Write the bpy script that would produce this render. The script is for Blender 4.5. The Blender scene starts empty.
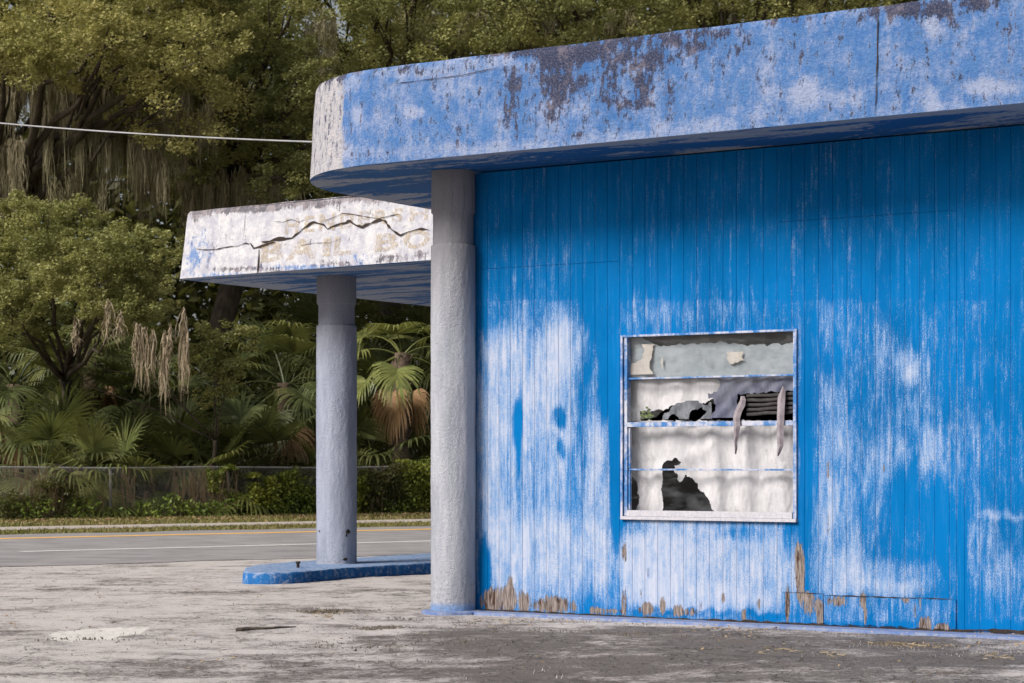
import bpy, bmesh, math, random
import numpy as np
from mathutils import Vector, Matrix, noise as mnoise
R = math.radians
sc = bpy.context.scene
C = sc.collection

# ------------------------------------------------------------------ camera, world, sun, exposure
FPX, HZ, EYE = 2120.0, 462.0, 1.33
cam_d = bpy.data.cameras.new('camera'); cam = bpy.data.objects.new('camera', cam_d); C.objects.link(cam)
cam.location = (0, 0, EYE); cam.rotation_euler = (R(90), 0, 0)
cam_d.sensor_width = 36; cam_d.lens = FPX / 1024 * 36
cam_d.shift_y = (HZ - 341.5) / 1024
cam_d.clip_start = 0.1; cam_d.clip_end = 2000
cam_d.dof.use_dof = True; cam_d.dof.focus_distance = 17.8; cam_d.dof.aperture_fstop = 6.3
sc.camera = cam
sc.render.resolution_x, sc.render.resolution_y = 1024, 683
sc.view_settings.view_transform = 'Standard'; sc.view_settings.look = 'None'
sc.view_settings.exposure = 0.6; sc.view_settings.gamma = 1

SUN_EL, SUN_AZ = R(38), R(233)        # azimuth clockwise from +Y (the direction the sun stands in)
w = bpy.data.worlds.new('World'); sc.world = w; w.use_nodes = True
nt = w.node_tree; bg = nt.nodes['Background']
sky = nt.nodes.new('ShaderNodeTexSky'); sky.sky_type = 'NISHITA'; sky.sun_disc = False
sky.sun_elevation = SUN_EL; sky.sun_rotation = SUN_AZ; sky.air_density = 1.0; sky.dust_density = 3.0; sky.ozone_density = 1.0
hs = nt.nodes.new('ShaderNodeHueSaturation'); hs.inputs['Saturation'].default_value = 0.38   # thin overcast veil
nt.links.new(sky.outputs[0], hs.inputs['Color']); nt.links.new(hs.outputs[0], bg.inputs[0]); bg.inputs[1].default_value = 0.065
sc.cycles.max_bounces = 4; sc.cycles.diffuse_bounces = 2; sc.cycles.glossy_bounces = 2; sc.cycles.transmission_bounces = 3; sc.cycles.transparent_max_bounces = 8; sc.cycles.volume_bounces = 0
sun_d = bpy.data.lights.new('sun', 'SUN'); sun_d.energy = 3.2; sun_d.angle = R(24); sun_d.color = (1.0, 0.94, 0.86)
sun = bpy.data.objects.new('sun', sun_d); C.objects.link(sun)
sd = Vector((math.sin(SUN_AZ) * math.cos(SUN_EL), math.cos(SUN_AZ) * math.cos(SUN_EL), math.sin(SUN_EL)))
sun.rotation_euler = sd.to_track_quat('Z', 'Y').to_euler(); sun.location = (-20, -20, 30)

# ------------------------------------------------------------------ frames
CA, SA = 0.8415, 0.5402
OX, OY = -0.323, 18.74
def W(t, s, z):                      # wall frame: t along the wall to the right, s towards the camera side
    return (OX + t * CA - s * SA, OY - t * SA - s * CA, z)
RB = R(35.7); cB, sB = math.cos(RB), math.sin(RB)
def RD(p, q, z): return (p * cB - q * sB, p * sB + q * cB, z)    # road frame
def at(px, py, Y): return ((px - 512) / FPX * Y, Y, EYE + (HZ - py) / FPX * Y)
def pxl(v): return (512 + FPX * v[0] / v[1], HZ - FPX * (v[2] - EYE) / v[1])

# ------------------------------------------------------------------ object helpers
def tag(o, label=None, cat=None, group=None, kind=None):
    if label: o['label'] = label
    if cat: o['category'] = cat
    if group: o['group'] = group
    if kind: o['kind'] = kind
    return o
def empty(name, loc, label, cat, group=None):
    o = bpy.data.objects.new(name, None); C.objects.link(o); o.location = loc; o.empty_display_size = .3
    return tag(o, label, cat, group)
def wloc(o):
    v = Vector(o.location); p = o.parent
    return v
def link(name, me, mat, parent=None, local=False):
    o = bpy.data.objects.new(name, me); C.objects.link(o)
    if mat: me.materials.append(mat)
    if parent:
        o.parent = parent
        if not local:
            r = parent
            while r.parent: r = r.parent
            if r is parent: o.matrix_parent_inverse = Matrix.Translation(-Vector(r.location))
            # deeper: the parent part sits at the world origin through its own inverse, so nothing is needed
    return o
def mesh(name, vs, fs, smooth=False):
    me = bpy.data.meshes.new(name); me.from_pydata([tuple(v) for v in vs], [], fs)
    if smooth: me.polygons.foreach_set('use_smooth', [True] * len(me.polygons))
    me.update(); return me
class MB:
    def __init__(s): s.v = []; s.f = []
    def add(s, vs, fs):
        k = len(s.v); s.v += [tuple(v) for v in vs]; s.f += [tuple(i + k for i in f) for f in fs]; return s
    def box(s, fn, a0, a1, b0, b1, c0, c1, bev=0):
        P = [(a, b, c) for a in (a0, a1) for b in (b0, b1) for c in (c0, c1)]
        return s.add([fn(*p) for p in P], [(0,1,3,2),(4,6,7,5),(0,4,5,1),(2,3,7,6),(0,2,6,4),(1,5,7,3)])
    def tube(s, path, rad, n=8, caps=True, jit=0, rnd=None):
        path = [Vector(p) for p in path]; m = len(path)
        if not hasattr(rad, '__len__'): rad = [rad] * m
        rings = []; up = Vector((0, 0, 1))
        for i, p in enumerate(path):
            d = (path[min(i+1, m-1)] - path[max(i-1, 0)]).normalized()
            x = d.cross(up)
            if x.length < .1: x = d.cross(Vector((1, 0, 0)))
            x.normalize(); y = d.cross(x)
            rings.append([p + (x * math.cos(2*math.pi*k/n) + y * math.sin(2*math.pi*k/n)) * rad[i] * (1 + (rnd.uniform(-jit, jit) if jit else 0)) for k in range(n)])
        vs = [v for r in rings for v in r]; fs = []
        for i in range(m-1):
            for k in range(n):
                a = i*n+k; b = i*n+(k+1) % n; fs.append((a, b, b+n, a+n))
        if caps: fs += [tuple(range(n))[::-1], tuple((m-1)*n+k for k in range(n))]
        return s.add(vs, fs)
    def lathe(s, c, prof, n=40, jit=None):
        vs = []
        for (r, z) in prof:
            for k in range(n):
                a = 2*math.pi*k/n; rr = r + (jit(a, z) if jit else 0)
                vs.append((c[0] + rr*math.cos(a), c[1] + rr*math.sin(a), z))
        fs = [(i*n+k, i*n+(k+1) % n, (i+1)*n+(k+1) % n, (i+1)*n+k) for i in range(len(prof)-1) for k in range(n)]
        return s.add(vs, fs)
    def build(s, name, mat, parent=None, smooth=False, bevel=0, local=False):
        me = mesh(name, s.v, s.f, smooth); 
        bm = bmesh.new(); bm.from_mesh(me); bmesh.ops.recalc_face_normals(bm, faces=bm.faces)
        if bevel: bmesh.ops.bevel(bm, geom=bm.edges[:], offset=bevel, segments=2, affect='EDGES')
        bm.to_mesh(me); bm.free()
        return link(name, me, mat, parent, local)
def xyz(a, b, c): return (a, b, c)
def attr(me, name, vals):
    a = me.attributes.new(name, 'FLOAT', 'POINT'); a.data.foreach_set('value', np.asarray(vals, dtype=np.float32))
def uvmap(me, uv):     # uv per vertex
    l = me.uv_layers.new(name='uv'); idx = np.zeros(len(me.loops), dtype=np.int32); me.loops.foreach_get('vertex_index', idx)
    l.data.foreach_set('uv', np.asarray(uv, dtype=np.float32)[idx].ravel())
def sst(x, a, b):
    u = min(1, max(0, (x-a)/(b-a))); return u*u*(3-2*u)
def blobs(L, x, y):      # soft elliptical wear marks: (cx, cy, rx, ry, strength[, hardness])
    v = 0
    for b in L:
        d = ((x-b[0])/b[2])**2 + ((y-b[1])/b[3])**2
        if d < 1.7:
            k = b[4] * (1 - sst(math.sqrt(d), .38, 1.28))
            v = v + k
    return v

# ------------------------------------------------------------------ material helper
class G:
    def __init__(s, name):
        s.m = bpy.data.materials.new(name); s.m.use_nodes = True; s.t = s.m.node_tree
        s.b = s.t.nodes['Principled BSDF']; s.out = s.t.nodes['Material Output']
    def n(s, t, **k):
        n = s.t.nodes.new(t)
        for a, v in k.items(): setattr(n, a, v)
        return n
    def put(s, sock, v):
        if isinstance(v, bpy.types.NodeSocket): s.t.links.new(v, sock)
        elif isinstance(v, (tuple, list)) and len(v) == 3 and sock.type == 'RGBA': sock.default_value = (*v, 1)
        else: sock.default_value = v
    def obj(s): return s.n('ShaderNodeTexCoord').outputs['Object']
    def uv(s): return s.n('ShaderNodeTexCoord').outputs['UV']
    def geo(s, o): return s.n('ShaderNodeNewGeometry').outputs[o]
    def at(s, name): return s.n('ShaderNodeAttribute', attribute_name=name).outputs['Fac']
    def mp(s, vec, sc_, loc=(0,0,0), rot=(0,0,0)):
        n = s.n('ShaderNodeMapping'); s.put(n.inputs[0], vec); n.inputs['Scale'].default_value = sc_; n.inputs['Location'].default_value = loc; n.inputs['Rotation'].default_value = rot
        return n.outputs[0]
    def noise(s, vec, scale, detail=4, rough=.6, dist=0):
        n = s.n('ShaderNodeTexNoise'); s.put(n.inputs['Vector'], vec); n.inputs['Scale'].default_value = scale
        n.inputs['Detail'].default_value = detail; n.inputs['Roughness'].default_value = rough; n.inputs['Distortion'].default_value = dist
        return n.outputs['Fac']
    def vor(s, vec, scale, feature='F1', out='Distance'):
        n = s.n('ShaderNodeTexVoronoi', feature=feature); s.put(n.inputs['Vector'], vec); n.inputs['Scale'].default_value = scale
        return n.outputs[out]
    def ma(s, op, a, b=0.0, c=0.0):
        n = s.n('ShaderNodeMath', operation=op); s.put(n.inputs[0], a); s.put(n.inputs[1], b)
        if op == 'MULTIPLY_ADD': s.put(n.inputs[2], c)
        return n.outputs[0]
    def sm(s, v, a, b, lo=0.0, hi=1.0):
        n = s.n('ShaderNodeMapRange', interpolation_type='SMOOTHSTEP'); s.put(n.inputs[0], v)
        n.inputs[1].default_value = a; n.inputs[2].default_value = b; n.inputs[3].default_value = lo; n.inputs[4].default_value = hi
        return n.outputs[0]
    def mix(s, f, a, b, mode='MIX'):
        n = s.n('ShaderNodeMix', data_type='RGBA', blend_type=mode); s.put(n.inputs[0], f); s.put(n.inputs[6], a); s.put(n.inputs[7], b)
        return n.outputs[2]
    def bump(s, h, strength=.5, dist=.01):
        n = s.n('ShaderNodeBump'); s.put(n.inputs['Height'], h); n.inputs['Strength'].default_value = strength; n.inputs['Distance'].default_value = dist
        s.put(s.b.inputs['Normal'], n.outputs[0]); return n.outputs[0]
    def fin(s, col=None, rough=.8, spec=.3):
        if col is not None: s.put(s.b.inputs['Base Color'], col)
        s.put(s.b.inputs['Roughness'], rough); s.b.inputs['Specular IOR Level'].default_value = spec
        return s.m

BLUE = (0.004, 0.175, 0.58)
WHITE = (0.43, 0.46, 0.56)

def mat_wallpaint(name='painted_siding'):
    g = G(name); uv = g.uv(); wear = g.at('wear'); bare = g.at('bare')
    xy = g.n('ShaderNodeSeparateXYZ'); g.put(xy.inputs[0], uv)
    wn = g.n('ShaderNodeTexWhiteNoise', noise_dimensions='1D'); g.put(wn.inputs['W'], g.ma('FLOOR', g.ma('DIVIDE', g.ma('SUBTRACT', xy.outputs[0], 1.47), .122))); plank = wn.outputs['Value']
    cmb = g.n('ShaderNodeCombineXYZ'); g.put(cmb.inputs[2], g.ma('MULTIPLY', plank, 3.0)); ad = g.n('ShaderNodeVectorMath', operation='ADD'); g.put(ad.inputs[0], uv); g.put(ad.inputs[1], cmb.outputs[0]); pv = ad.outputs[0]
    fr = g.noise(g.mp(pv, (13, 3.0, 1)), 1, 11, .80)            # broad cloud down to grain, different on each board
    st = g.noise(g.mp(pv, (46, 1.6, 1)), 1, 7, .75)
    gr_ = g.noise(g.mp(uv, (170, 70, 1)), 1, 3, .9)
    v = g.ma('MULTIPLY_ADD', g.ma('SUBTRACT', plank, .5), .16, wear)
    v = g.ma('MULTIPLY_ADD', g.ma('SUBTRACT', fr, .5), 3.0, v)
    v = g.ma('MULTIPLY_ADD', g.ma('SUBTRACT', st, .5), 1.5, v)
    v2 = g.ma('MULTIPLY_ADD', g.ma('SUBTRACT', gr_, .5), 4.0, v)
    m = g.ma('MULTIPLY', g.sm(v2, .05, 1.1, 0, 1.0), g.sm(g.noise(g.mp(pv, (9, 5, 1), (2, 9, 0)), 1, 9, .8), .36, .56, .55, 1))
    film = g.sm(v, -.15, .7, 0, .65)
    big = g.noise(g.mp(uv, (1.2, .7, 1)), 1, 4, .55)
    blue = g.mix(g.sm(big, .35, .65), (0.0005, 0.105, 0.31), (0.0015, 0.138, 0.40))
    blue = g.mix(g.sm(st, .5, .7, 0, .35), blue, (0.035, 0.20, 0.50))
    blue = g.mix(g.sm(plank, .6, 1, 0, .25), blue, (0.002, 0.10, 0.33))
    c = g.mix(film, blue, (0.10, 0.26, 0.54))
    c = g.mix(m, c, g.mix(g.sm(st, .42, .6), (0.32, 0.385, 0.53), WHITE))
    gr = g.sm(g.noise(g.mp(uv, (75, 18, 1), (3, 1, 0)), 1, 4, .8), .60, .70)
    c = g.mix(g.ma('MULTIPLY', gr, g.ma('MULTIPLY', m, .7)), c, (0.10, 0.13, 0.22))
    # bare weathered wood in splintered vertical tongues
    bs = g.noise(g.mp(pv, (34, 1.3, 1), (7, 3, 0)), 1, 8, .75)
    bf = g.noise(g.mp(uv, (80, 20, 1), (1, 8, 0)), 1, 5, .8)
    b = g.ma('MULTIPLY_ADD', g.ma('SUBTRACT', bs, .5), 4.2, bare); b = g.ma('MULTIPLY_ADD', g.ma('SUBTRACT', bf, .5), 2.0, b); b = g.ma('MULTIPLY', b, g.sm(bare, .04, .2))
    bm_ = g.sm(b, .46, .52)
    gn = g.noise(g.mp(uv, (190, 7, 1)), 1, 5, .75)
    wood = g.mix(g.sm(gn, .38, .62), (0.07, 0.055, 0.05), (0.33, 0.28, 0.26))
    wood = g.mix(g.sm(g.noise(g.mp(uv, (16, 3, 1), (4, 2, 0)), 1, 5, .7), .5, .62), wood, (0.06, 0.035, 0.025))
    c = g.mix(bm_, c, wood)
    edge = g.ma('MULTIPLY', g.sm(b, .40, .47), g.sm(b, .52, .47)); c = g.mix(g.ma('MULTIPLY', edge, .5), c, (0.05, 0.05, 0.07))
    h = g.ma('MULTIPLY_ADD', gn, .5, g.ma('MULTIPLY', m, .35)); h = g.ma('SUBTRACT', h, g.ma('MULTIPLY', bm_, 1.2))
    g.bump(h, .45, .005)
    return g.fin(c, g.sm(m, 0, 1, .7, .9), .02)

def mat_stucco_blue():
    g = G('blue_stucco'); uv = g.uv(); wear = g.at('wear'); stain = g.at('bare'); wt = g.at('white')
    fr = g.noise(g.mp(uv, (5, 4, 1)), 1, 12, .78); fr2 = g.noise(g.mp(uv, (13, 7, 1), (5, 2, 0)), 1, 12, .82); ff = g.noise(g.mp(uv, (60, 60, 1)), 1, 6, .8); dr = g.noise(g.mp(uv, (22, 1.6, 1)), 1, 6, .7)
    v = g.ma('MULTIPLY_ADD', g.ma('SUBTRACT', fr, .5), 3.6, wear); v = g.ma('MULTIPLY_ADD', g.ma('SUBTRACT', ff, .5), 1.2, v); v = g.ma('MULTIPLY_ADD', g.ma('SUBTRACT', dr, .5), 1.0, v)
    blue = g.mix(g.sm(fr2, .35, .65), (0.05, 0.155, 0.42), (0.12, 0.25, 0.52))
    c = g.mix(g.sm(v, .0, 1.0, 0, .85), blue, (0.38, 0.43, 0.60))
    w_ = g.ma('MULTIPLY_ADD', g.ma('SUBTRACT', fr2, .5), 2.6, wt)
    c = g.mix(g.sm(w_, .35, .6), c, g.mix(g.sm(fr2, .42, .64), (0.54, 0.52, 0.54), (0.28, 0.29, 0.37)))
    d = g.ma('MULTIPLY_ADD', g.ma('SUBTRACT', fr2, .5), 8.0, stain); d = g.ma('MULTIPLY_ADD', g.ma('SUBTRACT', dr, .5), 2.6, d)
    dark = g.mix(g.sm(ff, .46, .62), (0.018, 0.018, 0.026), (0.18, 0.15, 0.17))
    dark = g.mix(g.sm(fr, .52, .62, 0, .6), dark, (0.33, 0.26, 0.26))
    c = g.mix(g.sm(d, .42, .62, 0, .92), c, dark)
    c = g.mix(g.sm(d, .15, .5, 0, .35), c, (0.05, 0.07, 0.16))
    h = g.ma('MULTIPLY_ADD', g.noise(g.mp(uv, (34, 34, 1)), 1, 5, .75), 1.0, g.ma('MULTIPLY', ff, .5)); g.bump(h, .9, .03)
    return g.fin(c, .9, .15)

def mat_stucco_white():
    g = G('white_stucco'); uv = g.uv(); bl = g.at('wear'); stain = g.at('bare'); tan = g.at('white')
    a = g.noise(g.mp(uv, (6, 5, 1)), 1, 12, .8); f = g.noise(g.mp(uv, (12, 8, 1), (3, 3, 0)), 1, 11, .82); st = g.noise(g.mp(uv, (18, 2, 1)), 1, 8, .75)
    c = g.mix(g.sm(a, .38, .62), (0.62, 0.61, 0.63), (0.40, 0.40, 0.47))
    t = g.ma('MULTIPLY_ADD', g.ma('SUBTRACT', f, .5), 3.0, tan)
    c = g.mix(g.sm(t, .2, .8, 0, .6), c, (0.50, 0.42, 0.31))
    b = g.ma('MULTIPLY_ADD', g.ma('SUBTRACT', f, .5), 4.0, bl); b = g.ma('MULTIPLY_ADD', g.ma('SUBTRACT', st, .5), 2.0, b)
    c = g.mix(g.sm(b, .3, .7, 0, .85), c, (0.10, 0.21, 0.46))
    d = g.ma('MULTIPLY_ADD', g.ma('SUBTRACT', f, .5), 5.0, stain); d = g.ma('MULTIPLY_ADD', g.ma('SUBTRACT', st, .5), 3.0, d)
    c = g.mix(g.sm(d, .35, .75, 0, .85), c, g.mix(g.sm(a, .46, .56), (0.06, 0.055, 0.075), (0.26, 0.22, 0.23)))
    g.bump(g.ma('ADD', f, a), .8, .025)
    return g.fin(c, .9, .15)

def mat_soffit():
    g = G('soffit_paint'); uv = g.uv(); wear = g.at('wear')
    a = g.noise(g.mp(uv, (.7, 2.6, 1)), 1, 7, .65, .8); f = g.noise(g.mp(uv, (14, 30, 1)), 1, 4, .7)
    v = g.ma('MULTIPLY_ADD', g.ma('SUBTRACT', a, .5), 5.0, wear); v = g.ma('MULTIPLY_ADD', g.ma('SUBTRACT', f, .5), 1.6, v)
    c = g.mix(g.sm(v, .25, .6), (0.008, 0.085, 0.25), (0.25, 0.28, 0.34))
    sp = g.sm(g.vor(g.mp(uv, (7, 16, 1)), 1), .05, .14, 1, 0); sp = g.ma('MULTIPLY', sp, g.at('bare'))
    c = g.mix(sp, c, (0.03, 0.02, 0.03))
    g.bump(f, .3, .01)
    return g.fin(c, .8, .2)

def mat_column(name='column_render', k1=(0.34, 0.36, 0.42), k2=(0.50, 0.51, 0.57)):
    g = G(name); ob = g.obj(); z = g.n('ShaderNodeSeparateXYZ'); g.put(z.inputs[0], ob); Z = z.outputs[2]
    a = g.noise(g.mp(ob, (5, 5, 1.2)), 1, 5, .65); f = g.noise(ob, 34, 5, .8); st = g.noise(g.mp(ob, (26, 26, .7)), 1, 3, .6)
    c = g.mix(g.sm(a, .3, .7), k1, k2)
    c = g.mix(g.sm(st, .5, .75, 0, .5), c, (0.30, 0.33, 0.42))
    top = g.sm(Z, 2.2, 3.5)  # roof shade painted into the colour: column greys and darkens towards its top
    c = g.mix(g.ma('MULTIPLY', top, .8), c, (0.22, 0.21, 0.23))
    low = g.ma('MULTIPLY_ADD', g.ma('SUBTRACT', f, .5), .35, g.sm(Z, .02, .28, 1, 0))
    c = g.mix(g.sm(low, .72, .98, 0, .8), c, (0.12, 0.30, 0.66))
    c = g.mix(g.sm(f, .66, .76, 0, .35), c, (0.2, 0.2, 0.22))
    pit = g.noise(ob, 75, 5, .8); g.bump(g.ma('MULTIPLY_ADD', pit, .8, g.ma('MULTIPLY_ADD', f, 1.2, a)), .75, .025)
    dirt = g.ma('MULTIPLY_ADD', g.ma('SUBTRACT', f, .5), 2.6, g.sm(Z, .05, .75, .55, 0)); c = g.mix(g.sm(dirt, .35, .8, 0, .55), c, (0.24, 0.24, 0.26))
    c = g.mix(g.sm(pit, .42, .30, 0, .5), c, (0.25, 0.26, 0.30))
    return g.fin(c, .9, .2)

def mat_bluecurb():
    g = G('blue_curb_paint'); ob = g.obj(); f = g.noise(ob, 14, 12, .82); a = g.noise(ob, 3, 10, .75)
    up = g.n('ShaderNodeSeparateXYZ'); g.put(up.inputs[0], g.geo('Normal')); U = g.sm(up.outputs[2], .5, .9)
    c = g.mix(g.sm(a, .35, .7), (0.004, 0.075, 0.26), (0.015, 0.14, 0.38))
    v = g.ma('ADD', f, g.ma('MULTIPLY', U, .10))
    c = g.mix(g.sm(v, .50, .62, 0, .8), c, (0.30, 0.36, 0.47))
    c = g.mix(g.sm(g.noise(ob, 9, 4, .7), .62, .7, 0, .7), c, (0.25, 0.22, 0.20))
    g.bump(f, .5, .01); return g.fin(c, .8, .2)

def mat_lot():
    g = G('worn_lot'); ob = g.obj(); dk = g.at('dark'); pl = g.at('pale')
    big = g.noise(ob, .7, 6, .62, .5); md = g.noise(ob, 3.2, 12, .8, .3); f = g.noise(ob, 30, 4, .8); ff = g.noise(ob, 90, 3, .8)
    st = g.noise(g.mp(ob, (.45, 2.4, 1), (0, 0, 0), (0, 0, .35)), 1, 6, .7, .4)
    v = g.ma('MULTIPLY_ADD', g.ma('SUBTRACT', big, .5), 3.6, dk); v = g.ma('MULTIPLY_ADD', g.ma('SUBTRACT', md, .5), 5.0, v); v = g.ma('MULTIPLY_ADD', g.ma('SUBTRACT', f, .5), 3.4, v); v = g.ma('MULTIPLY_ADD', g.ma('SUBTRACT', st, .5), 2.4, v)
    c = g.mix(g.sm(v, -.35, 1.25), (0.53, 0.49, 0.48), (0.13, 0.113, 0.107))
    p = g.ma('MULTIPLY_ADD', g.ma('SUBTRACT', md, .5), 2.0, pl); p = g.ma('MULTIPLY_ADD', g.ma('SUBTRACT', big, .5), 1.4, p)
    c = g.mix(g.sm(p, .3, .7, 0, .7), c, (0.60, 0.56, 0.555))
    # exposed aggregate
    c = g.mix(g.sm(ff, .56, .68, 0, .6), c, (0.55, 0.52, 0.50)); c = g.mix(g.sm(ff, .44, .32, 0, .65), c, (0.04, 0.035, 0.035))
    c = g.mix(g.sm(g.ma('MULTIPLY_ADD', g.ma('SUBTRACT', f, .5), .8, g.at('patch')), .4, .6, 0, .95), c, (0.66, 0.63, 0.60))
    # brown soil in low spots
    so = g.sm(g.noise(g.mp(ob, (1, 1, 1), (9, 4, 0)), 1.3, 6, .7), .60, .70)
    c = g.mix(g.ma('MULTIPLY', so, .7), c, (0.15, 0.115, 0.085))
    # cracks
    dv = g.n('ShaderNodeVectorMath', operation='ADD'); nz = g.n('ShaderNodeTexNoise'); nz.inputs['Scale'].default_value = 2.5; nz.inputs['Detail'].default_value = 5
    g.put(nz.inputs['Vector'], ob); sc_ = g.n('ShaderNodeVectorMath', operation='SCALE'); g.put(sc_.inputs[0], nz.outputs['Color']); sc_.inputs['Scale'].default_value = .8
    g.put(dv.inputs[0], ob); g.put(dv.inputs[1], sc_.outputs[0])
    e = g.vor(dv.outputs[0], .8, 'DISTANCE_TO_EDGE'); ck = g.sm(e, .002, .014, 1, 0)
    e2 = g.vor(dv.outputs[0], 3.1, 'DISTANCE_TO_EDGE'); ck2 = g.ma('MULTIPLY', g.sm(e2, .01, .035, 1, 0), g.sm(v, .35, .8))
    ckk = g.ma('MAXIMUM', g.ma('MULTIPLY', ck, g.sm(md, .4, .55)), ck2)
    c = g.mix(g.ma('MULTIPLY', ckk, .5), c, (0.045, 0.038, 0.033))
    h = g.ma('MULTIPLY_ADD', ff, .35, g.ma('MULTIPLY', md, 1.2)); h = g.ma('SUBTRACT', h, g.ma('MULTIPLY', ckk, .8)); h = g.ma('MULTIPLY_ADD', f, .5, h)
    g.bump(h, .7, .025)
    return g.fin(c, .9, .2)

def mat_noise(name, c1, c2, scale=8, rough=.85, bump=.3, c3=None, stretch=(1,1,1), bd=.01, spec=.3, detail=5):
    g = G(name); ob = g.mp(g.obj(), stretch); a = g.noise(ob, scale, detail, .7)
    c = g.mix(g.sm(a, .32, .68), c1, c2)
    if c3: c = g.mix(g.sm(g.noise(ob, scale*3.1, 4, .75), .52, .66), c, c3)
    if bump: g.bump(a, bump, bd)
    return g.fin(c, rough, spec)

def mat_leaf(name, c1, c2, c3, trans=.35, rough=.55):
    g = G(name); r = g.geo('Random Per Island')
    big = g.noise(g.obj(), .55, 3, .6)
    c = g.mix(r, c1, c2); c = g.mix(g.sm(big, .42, .66, 0, .7), c, c3)
    g.fin(c, rough, .3)
    tr = g.n('ShaderNodeBsdfTranslucent'); g.put(tr.inputs[0], g.mix(.5, c, (0.30, 0.32, 0.06)))
    mx = g.n('ShaderNodeMixShader'); mx.inputs[0].default_value = trans
    g.t.links.new(g.b.outputs[0], mx.inputs[1]); g.t.links.new(tr.outputs[0], mx.inputs[2]); g.t.links.new(mx.outputs[0], g.out.inputs[0])
    return g.m

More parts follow.
